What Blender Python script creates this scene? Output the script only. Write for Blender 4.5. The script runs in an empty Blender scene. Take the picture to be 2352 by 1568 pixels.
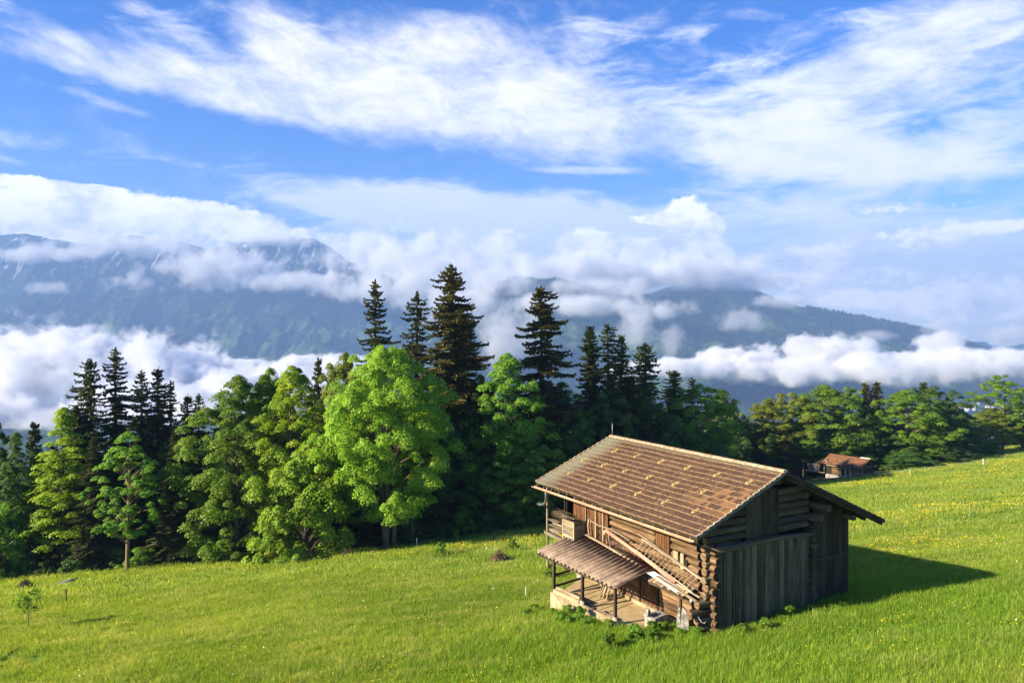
import bpy, math, random
import numpy as np
from mathutils import Vector, Matrix
R = math.radians
SC = bpy.context.scene
C = SC.collection

# ------------------------------------------------------------------ camera, sky, sun, exposure
F_PX, HOR, WPX = 1659.86, 773.1, 2352.0          # focal length in pixels of a 2352 px wide frame, horizon row
PITCH = math.atan((784 - HOR) / F_PX)
cam = bpy.data.objects.new('camera', bpy.data.cameras.new('camera'))
C.objects.link(cam)
cam.data.sensor_width = 36.0
cam.data.lens = 36.0 * F_PX / WPX
cam.data.clip_start = 0.3
cam.data.clip_end = 60000
cam.location = (0, 0, 0)
cam.rotation_euler = (math.pi / 2 - PITCH, 0, 0)
SC.camera = cam

SC.view_settings.view_transform = 'Standard'
SC.view_settings.look = 'None'
SC.view_settings.exposure = 1.5
SC.view_settings.gamma = 1.0
SC.cycles.use_denoising = True
SC.cycles.denoiser = 'OPENIMAGEDENOISE'
SC.cycles.max_bounces = 12
SC.cycles.diffuse_bounces = 3
SC.cycles.glossy_bounces = 2
SC.cycles.transmission_bounces = 4
SC.cycles.volume_bounces = 12
SC.cycles.transparent_max_bounces = 8
SC.cycles.caustics_reflective = False
SC.cycles.caustics_refractive = False
SC.cycles.use_adaptive_sampling = True
SC.cycles.adaptive_threshold = 0.015
SC.cycles.volume_step_rate = 0.6
SC.cycles.volume_max_steps = 96

SUN_AZ, SUN_EL = R(-112), R(24.5)
SUN_DIR = Vector((math.sin(SUN_AZ) * math.cos(SUN_EL), math.cos(SUN_AZ) * math.cos(SUN_EL), math.sin(SUN_EL)))
sun = bpy.data.objects.new('sun', bpy.data.lights.new('sun', 'SUN'))
sun.data.energy = 5.0
sun.data.angle = R(0.9)
sun.data.color = (1.0, 0.86, 0.62)
sun.rotation_euler = SUN_DIR.to_track_quat('Z', 'Y').to_euler()
C.objects.link(sun)


def azel(X, Y):
    dx = (X - 1176) / F_PX
    dz = -(Y - 784) / F_PX
    y = math.cos(PITCH) + dz * math.sin(PITCH)
    z = -math.sin(PITCH) + dz * math.cos(PITCH)
    return math.atan2(dx, y), math.atan2(z, math.hypot(dx, y))


class NT:
    """small helper around a node tree"""
    def __init__(self, tree):
        self.t = tree
        self.n = tree.nodes
        self.l = tree.links

    def new(self, kind, **kw):
        nd = self.n.new(kind)
        for k, v in kw.items():
            setattr(nd, k, v)
        return nd

    def put(self, sock, v):
        if isinstance(v, bpy.types.NodeSocket):
            self.l.new(v, sock)
        elif v is not None:
            sock.default_value = v

    def math(self, op, a, b=None, c=None, clamp=False):
        nd = self.new('ShaderNodeMath', operation=op, use_clamp=clamp)
        self.put(nd.inputs[0], a)
        if b is not None: self.put(nd.inputs[1], b)
        if c is not None: self.put(nd.inputs[2], c)
        return nd.outputs[0]

    def vmath(self, op, a, b=None):
        nd = self.new('ShaderNodeVectorMath', operation=op)
        self.put(nd.inputs[0], a)
        if b is not None: self.put(nd.inputs[1], b)
        return nd.outputs['Value'] if op in ('LENGTH', 'DOT_PRODUCT') else nd.outputs[0]

    def mapping(self, v, loc=(0, 0, 0), rot=(0, 0, 0), scale=(1, 1, 1), kind='POINT'):
        nd = self.new('ShaderNodeMapping', vector_type=kind)
        self.put(nd.inputs['Vector'], v)
        nd.inputs['Location'].default_value = loc
        nd.inputs['Rotation'].default_value = rot
        nd.inputs['Scale'].default_value = scale
        return nd.outputs[0]

    def noise(self, v, scale, detail=4, rough=0.55, dist=0.0, dim='3D', color=False):
        nd = self.new('ShaderNodeTexNoise', noise_dimensions=dim)
        if v is not None: self.put(nd.inputs['Vector'], v)
        nd.inputs['Scale'].default_value = scale
        nd.inputs['Detail'].default_value = detail
        nd.inputs['Roughness'].default_value = rough
        nd.inputs['Distortion'].default_value = dist
        return nd.outputs['Color' if color else 'Fac']

    def ramp(self, v, a, b, lo=0.0, hi=1.0, kind='SMOOTHSTEP'):
        nd = self.new('ShaderNodeMapRange', interpolation_type=kind)
        self.put(nd.inputs['Value'], v)
        self.put(nd.inputs['From Min'], a)
        self.put(nd.inputs['From Max'], b)
        self.put(nd.inputs['To Min'], lo)
        self.put(nd.inputs['To Max'], hi)
        return nd.outputs['Result']

    def mix(self, f, a, b, mode='MIX'):
        nd = self.new('ShaderNodeMix', data_type='RGBA', blend_type=mode)
        self.put(nd.inputs[0], f)
        self.put(nd.inputs[6], a if isinstance(a, bpy.types.NodeSocket) else tuple(a) + (1,) * (4 - len(a)))
        self.put(nd.inputs[7], b if isinstance(b, bpy.types.NodeSocket) else tuple(b) + (1,) * (4 - len(b)))
        return nd.outputs[2]


world = bpy.data.worlds.new('World')
SC.world = world
world.use_nodes = True
world.cycles.sampling_method = 'MANUAL'
world.cycles.sample_map_resolution = 512


def build_world():
    w = NT(world.node_tree)
    w.n.clear()
    out = w.new('ShaderNodeOutputWorld')
    bg = w.new('ShaderNodeBackground')
    w.l.new(bg.outputs[0], out.inputs[0])
    bg.inputs['Strength'].default_value = 0.088
    sky = w.new('ShaderNodeTexSky', sky_type='NISHITA', sun_disc=False)
    sky.sun_elevation = SUN_EL
    sky.sun_rotation = SUN_AZ
    sky.altitude = 1100
    sky.air_density = 1.0
    sky.dust_density = 0.6
    sky.ozone_density = 2.0
    hsv = w.new('ShaderNodeHueSaturation')
    hsv.inputs['Saturation'].default_value = 1.5
    hsv.inputs['Value'].default_value = 1.0
    hsv.inputs['Hue'].default_value = 0.52
    w.l.new(sky.outputs[0], hsv.inputs['Color'])
    tc = w.new('ShaderNodeTexCoord')
    sep = w.new('ShaderNodeSeparateXYZ')
    w.l.new(tc.outputs['Generated'], sep.inputs[0])
    az = w.math('ARCTAN2', sep.outputs[0], sep.outputs[1])
    el = w.math('ARCSINE', sep.outputs[2])
    cmb = w.new('ShaderNodeCombineXYZ')
    w.l.new(az, cmb.inputs[0])
    w.l.new(el, cmb.inputs[1])
    P = cmb.outputs[0]

    def field(blobs):
        tot = None
        for (cx, cy, rx, ry, rot, s) in blobs:
            a, e = azel(cx, cy)
            sx = rx / F_PX * math.cos(a)
            sy = ry / F_PX * math.cos(a)
            m = w.mapping(P, (a, e, 0), (0, 0, R(-rot)), (sx, sy, 1), 'TEXTURE')
            d = w.vmath('LENGTH', m)
            f = w.ramp(d, 1.35, 0.35, 0.0, s)
            tot = f if tot is None else w.math('ADD', tot, f)
        return tot
    # high thin streaked layer
    cir = field([(150, 145, 190, 24, 9, .5), (420, 185, 330, 52, 9, .75), (640, 225, 330, 60, 9, .6), (630, 85, 110, 60, 14, .6),
                 (400, 64, 120, 24, 20, .5), (300, 20, 40, 16, 0, .4), (860, 160, 260, 120, 10, .75), (1000, 250, 360, 80, 12, .65), (1010, 80, 170, 50, 4, .35),
                 (1240, 280, 300, 85, 14, .6), (1190, 150, 220, 100, 20, .55), (1420, 200, 300, 90, 10, .25), (1350, 70, 60, 30, -30, .3), (1620, 320, 330, 60, 9, .6), (1950, 370, 330, 50, 6, .55), (2250, 350, 300, 70, -6, .5),
                 (1850, 240, 280, 110, -25, .42), (2060, 160, 340, 120, -28, .48), (2260, 60, 240, 90, -20, .40), (2250, 260, 330, 110, -10, .36),
                 (1480, 56, 70, 22, 0, .5), (1590, 70, 60, 18, 0, .5), (1340, 392, 140, 10, 2, .6), (1730, 36, 90, 16, 8, .45),
                 (2270, 98, 60, 9, -5, .5), (230, 232, 150, 12, 10, .35), (180, 100, 60, 20, 30, .3), (60, 60, 120, 40, 20, .16), (2000, 560, 480, 36, -3, .42), (1600, 480, 300, 20, -4, .25),
                 (2250, 470, 260, 24, -4, .35), (1950, 640, 500, 40, 0, .35)])
    rotP = w.mapping(P, (0, 0, 0), (0, 0, R(-9)), (1, 1, 1), 'TEXTURE')
    n1 = w.noise(w.mapping(rotP, scale=(1, 2.4, 1)), 4.6, 9, 0.62, 0.6)
    n2 = w.noise(w.mapping(rotP, scale=(1, 2.2, 1)), 26, 7, 0.62, 0.3)
    nn = w.math('ADD', w.math('MULTIPLY', n1, 0.7), w.math('MULTIPLY', n2, 0.42))
    dens = w.ramp(w.math('ADD', cir, w.math('MULTIPLY', w.math('SUBTRACT', nn, 0.55), 2.6)), 0.02, 1.35)
    n4 = w.noise(w.mapping(rotP, scale=(1, 2.0, 1)), 11, 10, 0.72, 0.35)
    dens = w.math('MULTIPLY', dens, w.math('ADD', 0.52, w.math('MULTIPLY', w.ramp(n4, .30, .66), .48)))
    # broad pale veil near the horizon
    veil = field([(1130, 560, 520, 130, 4, .75), (1150, 490, 380, 60, 4, .8), (900, 480, 330, 45, 6, .35), (1700, 610, 600, 120, 0, .7), (2300, 650, 500, 170, 0, .75), (300, 640, 700, 120, 0, .8), (1200, 800, 2200, 130, 0, .95),
                  (2050, 400, 600, 110, 0, .3), (2050, 230, 560, 260, -15, .46), (1500, 180, 420, 150, 8, .42), (800, 150, 700, 110, 8, .30), (300, 90, 400, 70, 8, .22), (350, 400, 700, 60, 3, .3)])
    vn = w.noise(w.mapping(P, scale=(1, 3.4, 1)), 8.5, 9, 0.64, 0.5)
    vd = w.ramp(w.math('ADD', veil, w.math('MULTIPLY', w.math('SUBTRACT', vn, 0.5), 2.1)), 0.22, 0.95)
    # heaped clouds with crisp tops
    cum = field([(60, 500, 170, 70, 4, 1.0), (330, 500, 260, 62, 5, 1.0), (560, 515, 200, 44, 8, .8), (90, 421, 150, 17, 3, .72), (235, 432, 50, 8, 0, .5),
                 (1575, 495, 62, 52, 0, 1.0), (1500, 503, 60, 18, 0, .8), (1630, 515, 50, 28, 0, .8), (1480, 590, 200, 56, 4, .8), (1100, 600, 110, 80, 0, .8), 
                 (1560, 600, 110, 66, 0, .6), (1800, 590, 130, 26, -4, .55), (1950, 620, 160, 24, -4, .45), (1300, 640, 160, 30, 0, .4), (1330, 570, 120, 50, 0, .75), (1620, 560, 60, 60, 0, .6), (1180, 540, 60, 30, 0, .35), (2250, 700, 160, 50, 0, .5), (1900, 660, 130, 30, 0, .4), (2080, 560, 260, 44, -4, .6), (2250, 630, 220, 44, 0, .6), (2200, 700, 220, 40, 0, .7), (2000, 478, 200, 16, 2, .45), (2290, 520, 130, 18, -5, .5), (1980, 690, 110, 26, 0, .6), (1760, 640, 120, 40, 0, .5), (820, 560, 120, 40, 0, .5), (960, 610, 90, 50, 0, .5)])
    kn = w.math('ADD', w.math('MULTIPLY', w.noise(w.mapping(P, scale=(1, 1.3, 1)), 13, 4, 0.5, 0.2), .45), w.math('MULTIPLY', w.noise(w.mapping(P, scale=(1, 1.2, 1)), 70, 9, 0.66, 0.3), .55))
    kf = w.math('ADD', cum, w.math('MULTIPLY', w.math('SUBTRACT', kn, 0.5), 2.6))
    kd = w.math('MULTIPLY', w.ramp(kf, 0.36, 0.74), .93)
    shade = w.ramp(w.noise(w.mapping(P, (0.1, 0.012, 0), scale=(1, 1.5, 1)), 17, 8, 0.62), 0.34, 0.60)
    W1 = (6.6, 6.6, 6.9, 1)
    col = w.mix(w.math('MULTIPLY', vd, 0.85), hsv.outputs[0], w.mix(vn, (4.1, 4.5, 5.5), (6.5, 6.35, 6.4)))
    col = w.mix(w.math('MULTIPLY', dens, 0.95), col, (6.1, 5.85, 5.75))
    col = w.mix(kd, col, w.mix(shade, (4.7, 4.9, 5.6), (8.8, 8.2, 7.7)))
    w.l.new(col, bg.inputs['Color'])


build_world()
# ------------------------------------------------------------------ helpers
BARN_O = Vector((9.089, 33.0, -13.793)); BARN_YAW = 0.493
GA, GB, GC = -9.156, 0.0834, -0.1634
def lerp(a, b, t): return a + (b - a) * t
def sstep(a, b, x):
    t = np.clip((x - a) / (b - a), 0, 1)
    return t * t * (3 - 2 * t)

EDGE_T = np.array([-0.9, -0.708, -0.347, -0.175, 0.03, 0.2, 0.418, 0.51, 0.635, 0.708, 0.95])
EDGE_Y = np.array([78, 78, 80, 81, 87, 104, 124, 133, 156, 208, 260])


def edge_y(tx):
    return np.interp(tx, EDGE_T, EDGE_Y)


def vnoise(x, y, seed=0):
    """smooth value noise, vectorised"""
    xi = np.floor(x).astype(np.int64); yi = np.floor(y).astype(np.int64)
    xf = x - xi; yf = y - yi
    xf = xf * xf * (3 - 2 * xf); yf = yf * yf * (3 - 2 * yf)

    def h(i, j):
        n = (i * 374761393 + j * 668265263 + seed * 1442695041) & 0x7fffffff
        n = ((n ^ (n >> 13)) * 1274126177) & 0x7fffffff
        n = n ^ (n >> 16)
        return (n & 0xffff) / 65535.0
    a = h(xi, yi); b = h(xi + 1, yi); c = h(xi, yi + 1); d = h(xi + 1, yi + 1)
    return (a + (b - a) * xf) * (1 - yf) + (c + (d - c) * xf) * yf


def fbm(x, y, o=5, seed=0, gain=.5):
    s = 0; a = 1; t = 0
    for k in range(o):
        s = s + a * vnoise(x * 2 ** k + 17.3 * k, y * 2 ** k - 9.1 * k, seed + k); t += a; a *= gain
    return s / t


def gz(x, y):
    """height of the meadow"""
    x = np.asarray(x, float); y = np.asarray(y, float)
    z = GA + GB * x + GC * y
    z = z + (fbm(x / 22, y / 22, 3, 5) - .5) * 0.9 + (fbm(x / 5, y / 5, 3, 9) - .5) * 0.22
    z = z + 0.45 * np.exp(-((x - 17.8) ** 2 + (y - 37.8) ** 2) / 18)
    z = z + 0.55 * np.exp(-((x - 2.2) ** 2 + (y - 38.0) ** 2) / 10) + .30 * np.exp(-((x - 4.6) ** 2 + (y - 34.6) ** 2) / 6)
    yy = np.maximum(y, 1.0)
    over = y - edge_y(x / yy) - 4
    over = np.maximum(over, 0)
    drop = 0.16 * over * sstep(0, 60, over) + 0.16 * np.maximum(over - 60, 0)
    return z - drop


def gzf(x, y): return float(gz(np.array([x]), np.array([y]))[0])


def tag(o, label=None, cat=None, group=None, kind=None):
    if label: o['label'] = label
    if cat: o['category'] = cat
    if group: o['group'] = group
    if kind: o['kind'] = kind
    return o


def empty(name, loc=(0, 0, 0), rz=0, label=None, cat=None, group=None):
    o = bpy.data.objects.new(name, None)
    o.empty_display_size = 0.2
    C.objects.link(o)
    o.location = loc
    o.rotation_euler = (0, 0, rz)
    return tag(o, label, cat, group)


def link(name, me, mat, parent=None):
    o = bpy.data.objects.new(name, me)
    C.objects.link(o)
    if parent is not None: o.parent = parent
    mats = mat if isinstance(mat, (list, tuple)) else [mat]
    if not me.materials:
        for m in mats: me.materials.append(m)
    return o


def np_mesh(name, V, Fq, tone=None, smooth=False, normals=None):
    """V (n,3), Fq (m,4) or (m,3) -> mesh; tone is one value per face"""
    me = bpy.data.meshes.new(name)
    V = np.ascontiguousarray(V, dtype=np.float32); Fq = np.ascontiguousarray(Fq, dtype=np.int32)
    m, k = Fq.shape
    me.vertices.add(len(V)); me.vertices.foreach_set('co', V.ravel())
    me.loops.add(m * k); me.loops.foreach_set('vertex_index', Fq.ravel())
    me.polygons.add(m)
    me.polygons.foreach_set('loop_start', np.arange(0, m * k, k, dtype=np.int32))
    me.update(calc_edges=True)
    if smooth: me.polygons.foreach_set('use_smooth', np.ones(m, dtype=bool))
    if tone is not None:
        at = me.attributes.new('tone', 'FLOAT', 'FACE')
        at.data.foreach_set('value', np.ascontiguousarray(tone, dtype=np.float32))
    return me


def grid_mesh(name, X, Y, Z, smooth=True):
    n, m = X.shape
    V = np.stack([X, Y, Z], -1).reshape(-1, 3)
    i = np.arange(n * m).reshape(n, m)
    Fq = np.stack([i[:-1, :-1], i[1:, :-1], i[1:, 1:], i[:-1, 1:]], -1).reshape(-1, 4)
    return np_mesh(name, V, Fq, smooth=smooth)


class MB:
    """collects pieces and builds ONE mesh with uv (metres, u along the grain), tone per face, material index"""
    def __init__(self, seed=1):
        self.v = []; self.f = []; self.uv = []; self.tone = []; self.mi = []; self.sm = []
        self.r = random.Random(seed)

    def add(self, vs, fs, uvs, tone=None, mi=0, smooth=False):
        b = len(self.v)
        self.v += [tuple(p) for p in vs]
        if tone is None: tone = self.r.random()
        for k, f in enumerate(fs):
            self.f.append([b + i for i in f]); self.uv.append(uvs[k]); self.tone.append(tone)
            self.mi.append(mi if isinstance(mi, int) else mi[k]); self.sm.append(smooth)

    def hexa(self, P, tone=None, mi=0):
        """eight corners: bottom 0-3 counterclockwise, top 4-7"""
        fs = [(0, 3, 2, 1), (4, 5, 6, 7), (0, 1, 5, 4), (1, 2, 6, 5), (2, 3, 7, 6), (3, 0, 4, 7)]
        P = [Vector(p) for p in P]
        dims = [(P[1] - P[0]).length, (P[3] - P[0]).length, (P[4] - P[0]).length]
        ax = [(P[1] - P[0]), (P[3] - P[0]), (P[4] - P[0])]
        k = dims.index(max(dims)); L = ax[k].normalized()
        ou, ov = self.r.random() * 50, self.r.random() * 50
        uvs = []
        for f in fs:
            n = (P[f[1]] - P[f[0]]).cross(P[f[2]] - P[f[0]])
            if n.length < 1e-9: n = Vector((0, 0, 1))
            n.normalize()
            A = L - n * L.dot(n)
            if A.length < .3: A = ax[(k + 1) % 3]; A = A - n * A.dot(n)
            if A.length < 1e-6: A = Vector((1, 0, 0))
            A.normalize(); B = n.cross(A)
            uvs.append([((P[i] - P[0]).dot(A) + ou, (P[i] - P[0]).dot(B) + ov) for i in f])
        self.add(P, fs, uvs, tone, mi)

    def box(self, c, d, M=None, tone=None, mi=0):
        x, y, z = d[0] / 2, d[1] / 2, d[2] / 2
        P = [Vector(p) for p in [(-x, -y, -z), (x, -y, -z), (x, y, -z), (-x, y, -z), (-x, -y, z), (x, -y, z), (x, y, z), (-x, y, z)]]
        if M is not None: P = [M @ p for p in P]
        self.hexa([p + Vector(c) for p in P], tone, mi)

    def beam(self, a, b, w, h, tone=None, mi=0, up=(0, 0, 1)):
        a = Vector(a); b = Vector(b); d = (b - a)
        L = d.length
        if L < 1e-6: return
        d.normalize(); s = Vector(up).cross(d)
        if s.length < 1e-3: s = Vector((1, 0, 0)).cross(d)
        s.normalize(); u = d.cross(s)
        M = Matrix((d, s, u)).transposed()
        self.box((a + b) / 2, (L, w, h), M, tone, mi)

    def log(self, a, b, r0, r1=None, seg=10, rings=None, wob=0.06, tone=None, mi=0, cap=None, squash=1.0):
        a = Vector(a); b = Vector(b); r1 = r0 if r1 is None else r1
        d = b - a; L = d.length; d.normalize()
        s = Vector((0, 0, 1)).cross(d)
        if s.length < 1e-3: s = Vector((1, 0, 0))
        s.normalize(); u = d.cross(s)
        rings = rings or max(2, int(L / 0.8) + 1)
        ph = self.r.random() * 9; vs = []
        for i in range(rings + 1):
            t = i / rings
            r = lerp(r0, r1, t) * (1 + wob * math.sin(ph + i * 1.7))
            off = s * (wob * r * math.sin(ph * 2 + i * 1.1)) + u * (wob * r * math.cos(ph * 3 + i * .9))
            for k in range(seg):
                an = 2 * math.pi * k / seg
                rr = r * (1 + wob * .6 * math.sin(3 * an + ph))
                vs.append(a + d * (L * t) + off + s * (math.cos(an) * rr * squash) + u * (math.sin(an) * rr))
        ou, ov = self.r.random() * 50, self.r.random() * 50
        fs, uvs = [], []
        for i in range(rings):
            for k in range(seg):
                k2 = (k + 1) % seg
                fs.append((i * seg + k, i * seg + k2, (i + 1) * seg + k2, (i + 1) * seg + k))
                u0, u1 = L * i / rings + ou, L * (i + 1) / rings + ou
                v0, v1 = k * r0 * 6.28 / seg + ov, (k + 1) * r0 * 6.28 / seg + ov
                uvs.append([(u0, v0), (u0, v1), (u1, v1), (u1, v0)])
        if tone is None: tone = self.r.random()
        self.add(vs, fs, uvs, tone, mi, True)
        cm = mi if cap is None else cap
        for base, rev in ((0, True), (rings * seg, False)):
            ring = [vs[base + k] for k in range(seg)]
            c = sum(ring, Vector()) / seg
            P = [c + (p - c) for p in ring]
            f = list(range(seg)); f = f[::-1] if rev else f
            self.add(P, [tuple(f)], [[((P[i] - c).dot(s) * 3 + 5, (P[i] - c).dot(u) * 3 + 5) for i in f]], tone, cm)

    def tube(self, pts, r, seg=8, tone=None, mi=0, cap=True, arc=None):
        pts = [Vector(p) for p in pts]; vs = []; n = len(pts)
        rr = r if isinstance(r, (list, tuple)) else [r] * n
        prev = None
        for i, p in enumerate(pts):
            d = (pts[min(i + 1, n - 1)] - pts[max(i - 1, 0)]).normalized()
            s = prev - d * prev.dot(d) if prev is not None else Vector((0, 0, 1)).cross(d)
            if s.length < 1e-3: s = Vector((1, 0, 0)) - d * d.x
            s.normalize(); prev = s; u = d.cross(s)
            for k in range(seg):
                an = 2 * math.pi * k / seg
                vs.append(p + s * (math.cos(an) * rr[i]) + u * (math.sin(an) * rr[i]))
        fs, uvs = [], []
        ou = self.r.random() * 40
        for i in range(n - 1):
            for k in range(seg):
                k2 = (k + 1) % seg
                fs.append((i * seg + k, i * seg + k2, (i + 1) * seg + k2, (i + 1) * seg + k))
                uvs.append([(i * .3 + ou, k * .05), (i * .3 + ou, (k + 1) * .05), (i * .3 + .3 + ou, (k + 1) * .05), (i * .3 + .3 + ou, k * .05)])
        if cap:
            fs.append(tuple(range(seg))[::-1]); uvs.append([(0, 0)] * seg)
            fs.append(tuple((n - 1) * seg + k for k in range(seg))); uvs.append([(0, 0)] * seg)
        self.add(vs, fs, uvs, tone, mi, True)

    def lump(self, c, d, seed=0, rough=.18, n=2, tone=None, mi=0, M=None, blocky=0.0):
        """stone: a displaced sphere"""
        rr = random.Random(seed)
        na, nb = 12, 8
        ph = [rr.random() * 6 for _ in range(6)]
        vs = []
        for j in range(nb + 1):
            th = math.pi * j / nb
            for k in range(na):
                an = 2 * math.pi * k / na
                p = Vector((math.sin(th) * math.cos(an), math.sin(th) * math.sin(an), math.cos(th)))
                if blocky:
                    m = max(abs(p.x), abs(p.y), abs(p.z)); p = p.lerp(p / m * .8, blocky)
                q = 1 + rough * (math.sin(3 * p.x + ph[0]) * math.sin(4 * p.y + ph[1]) + .5 * math.sin(7 * p.z + ph[2] + 5 * p.x))
                p = Vector((p.x * d[0] / 2 * q, p.y * d[1] / 2 * q, p.z * d[2] / 2 * q))
                if M is not None: p = M @ p
                vs.append(p + Vector(c))
        fs, uvs = [], []
        for j in range(nb):
            for k in range(na):
                k2 = (k + 1) % na
                f = (j * na + k, (j + 1) * na + k, (j + 1) * na + k2, j * na + k2)
                fs.append(f); uvs.append([(vs[i].x, vs[i].y + vs[i].z) for i in f])
        self.add(vs, fs, uvs, tone, mi, False)

    def build(self, name, mat, parent=None, weld=False):
        me = bpy.data.meshes.new(name)
        me.from_pydata(self.v, [], self.f)
        uvl = me.uv_layers.new(name='UVMap')
        flat = [c for f in self.uv for p in f for c in p]
        uvl.data.foreach_set('uv', flat)
        at = me.attributes.new('tone', 'FLOAT', 'FACE')
        at.data.foreach_set('value', self.tone)
        me.polygons.foreach_set('material_index', self.mi)
        me.polygons.foreach_set('use_smooth', self.sm)
        me.update()
        return link(name, me, mat, parent)


# ------------------------------------------------------------------ materials
def new_mat(name):
    m = bpy.data.materials.new(name)
    m.use_nodes = True
    t = NT(m.node_tree)
    t.n.clear()
    out = t.new('ShaderNodeOutputMaterial')
    return m, t, out


def principled(t, out, col, rough=.85, bump=None, bstr=.4, bdist=.02, spec=.25, metal=0.0):
    b = t.new('ShaderNodeBsdfPrincipled')
    t.put(b.inputs['Base Color'], col if isinstance(col, bpy.types.NodeSocket) else tuple(col) + (1,) * (4 - len(col)))
    t.put(b.inputs['Roughness'], rough)
    b.inputs['Specular IOR Level'].default_value = spec
    b.inputs['Metallic'].default_value = metal
    if bump is not None:
        bn = t.new('ShaderNodeBump')
        bn.inputs['Strength'].default_value = bstr
        bn.inputs['Distance'].default_value = bdist
        t.l.new(bump, bn.inputs['Height'])
        t.l.new(bn.outputs[0], b.inputs['Normal'])
    t.l.new(b.outputs[0], out.inputs[0])
    return b


def wood(name, dark, mid, light, grain=22, stain=None, stain_amt=.5, rough=.85, bstr=.5):
    m, t, out = new_mat(name)
    uv = t.new('ShaderNodeTexCoord').outputs['UV']
    at = t.new('ShaderNodeAttribute', attribute_name='tone').outputs['Fac']
    g = t.noise(t.mapping(uv, scale=(.9, grain, 1)), 1.0, 6, .65, .4)
    g2 = t.noise(t.mapping(uv, scale=(.35, 3.2, 1)), 1.0, 4, .6)
    f = t.ramp(t.math('ADD', t.math('MULTIPLY', g, .6), t.math('MULTIPLY', g2, .4)), .36, .64, kind='LINEAR')
    col = t.mix(t.ramp(f, 0, .5, kind='LINEAR'), dark, mid)
    col = t.mix(t.ramp(f, .5, 1, kind='LINEAR'), col, light)
    if stain is not None:
        s = t.noise(t.mapping(uv, scale=(.5, 1.4, 1)), 1.3, 5, .65)
        s = t.ramp(t.math('ADD', s, t.math('MULTIPLY', at, .35)), .52, .82, 0, stain_amt)
        col = t.mix(s, col, stain)
    br = t.math('ADD', t.math('MULTIPLY', at, 1.0), .5)
    v = t.new('ShaderNodeVectorMath', operation='SCALE')
    t.l.new(col, v.inputs[0]); t.l.new(br, v.inputs['Scale'])
    principled(t, out, v.outputs[0], rough, g, bstr, .02, .2)
    return m


def simple(name, c1, c2, scale=6, rough=.85, bstr=.3, metal=0, spec=.25, detail=5, bd=.02):
    m, t, out = new_mat(name)
    oc = t.new('ShaderNodeTexCoord').outputs['Object']
    n = t.noise(oc, scale, detail, .6)
    col = t.mix(t.ramp(n, .32, .68), c1, c2)
    principled(t, out, col, rough, n, bstr, bd, spec, metal)
    return m


def foliage(name, c1, c2, c3, trans=.35, big=.25, rough=.55):
    """leaf material: per-leaf tone, clumps of slightly different green, light coming through the leaves"""
    m, t, out = new_mat(name)
    at = t.new('ShaderNodeAttribute', attribute_name='tone').outputs['Fac']
    oc = t.new('ShaderNodeTexCoord').outputs['Object']
    rnd = t.new('ShaderNodeObjectInfo').outputs['Random']
    n = t.noise(oc, big, 3, .55)
    f = t.math('ADD', t.math('MULTIPLY', at, .55), t.math('MULTIPLY', t.ramp(n, .3, .7), .45))
    col = t.mix(t.ramp(f, 0, .5, kind='LINEAR'), c1, c2)
    col = t.mix(t.ramp(f, .5, 1, kind='LINEAR'), col, c3)
    h = t.new('ShaderNodeHueSaturation')
    t.l.new(col, h.inputs['Color'])
    t.l.new(t.math('ADD', t.math('MULTIPLY', rnd, .3), .85), h.inputs['Value'])
    t.l.new(t.math('ADD', t.math('MULTIPLY', rnd, .02), .49), h.inputs['Hue'])
    b = t.new('ShaderNodeBsdfPrincipled')
    t.l.new(h.outputs[0], b.inputs['Base Color'])
    b.inputs['Roughness'].default_value = rough
    b.inputs['Specular IOR Level'].default_value = .3
    tr = t.new('ShaderNodeBsdfTranslucent')
    bright = t.mix(1.0, h.outputs[0], (1.5, 1.45, .7), 'MULTIPLY')
    t.l.new(bright, tr.inputs['Color'])
    mx = t.new('ShaderNodeMixShader')
    mx.inputs[0].default_value = trans
    t.l.new(b.outputs[0], mx.inputs[1]); t.l.new(tr.outputs[0], mx.inputs[2])
    t.l.new(mx.outputs[0], out.inputs[0])
    return m
# ------------------------------------------------------------------ ground, hills, mountains
def meadow_color(t, grass_blades=False):
    geo = t.new('ShaderNodeNewGeometry').outputs['Position']
    P = t.mapping(geo, scale=(1, 1, .3))
    n1 = t.noise(t.mapping(P, rot=(0, 0, R(-20)), scale=(.5, 1.6, 1)), .075, 6, .6, .4)
    n2 = t.noise(t.mapping(P, scale=(.7, 1.3, 1)), .45, 6, .68)
    n3 = t.noise(P, 3.2, 4, .7)
    col = t.mix(t.ramp(n1, .36, .64), GR_D, GR_L)
    col = t.mix(t.ramp(n2, .46, .66, 0, .7), col, GR_Y)
    col = t.mix(t.ramp(n3, .46, .66, 0, .6), col, GR_B)
    # lush darker growth around the barn and in the foreground
    d = t.vmath('LENGTH', t.mapping(geo, (12, 33, -13.5), (0, 0, R(20)), (15, 7.5, 12), 'TEXTURE'))
    col = t.mix(t.ramp(t.math('ADD', d, t.math('MULTIPLY', t.math('SUBTRACT', n2, .5), .9)), 1.5, .7, 0, .6), col, GR_R)
    return col, n2, n3, geo


GR_D = (.165, .265, .028); GR_L = (.28, .375, .048); GR_Y = (.40, .43, .13); GR_B = (.075, .15, .015); GR_R = (.155, .30, .018)


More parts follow.
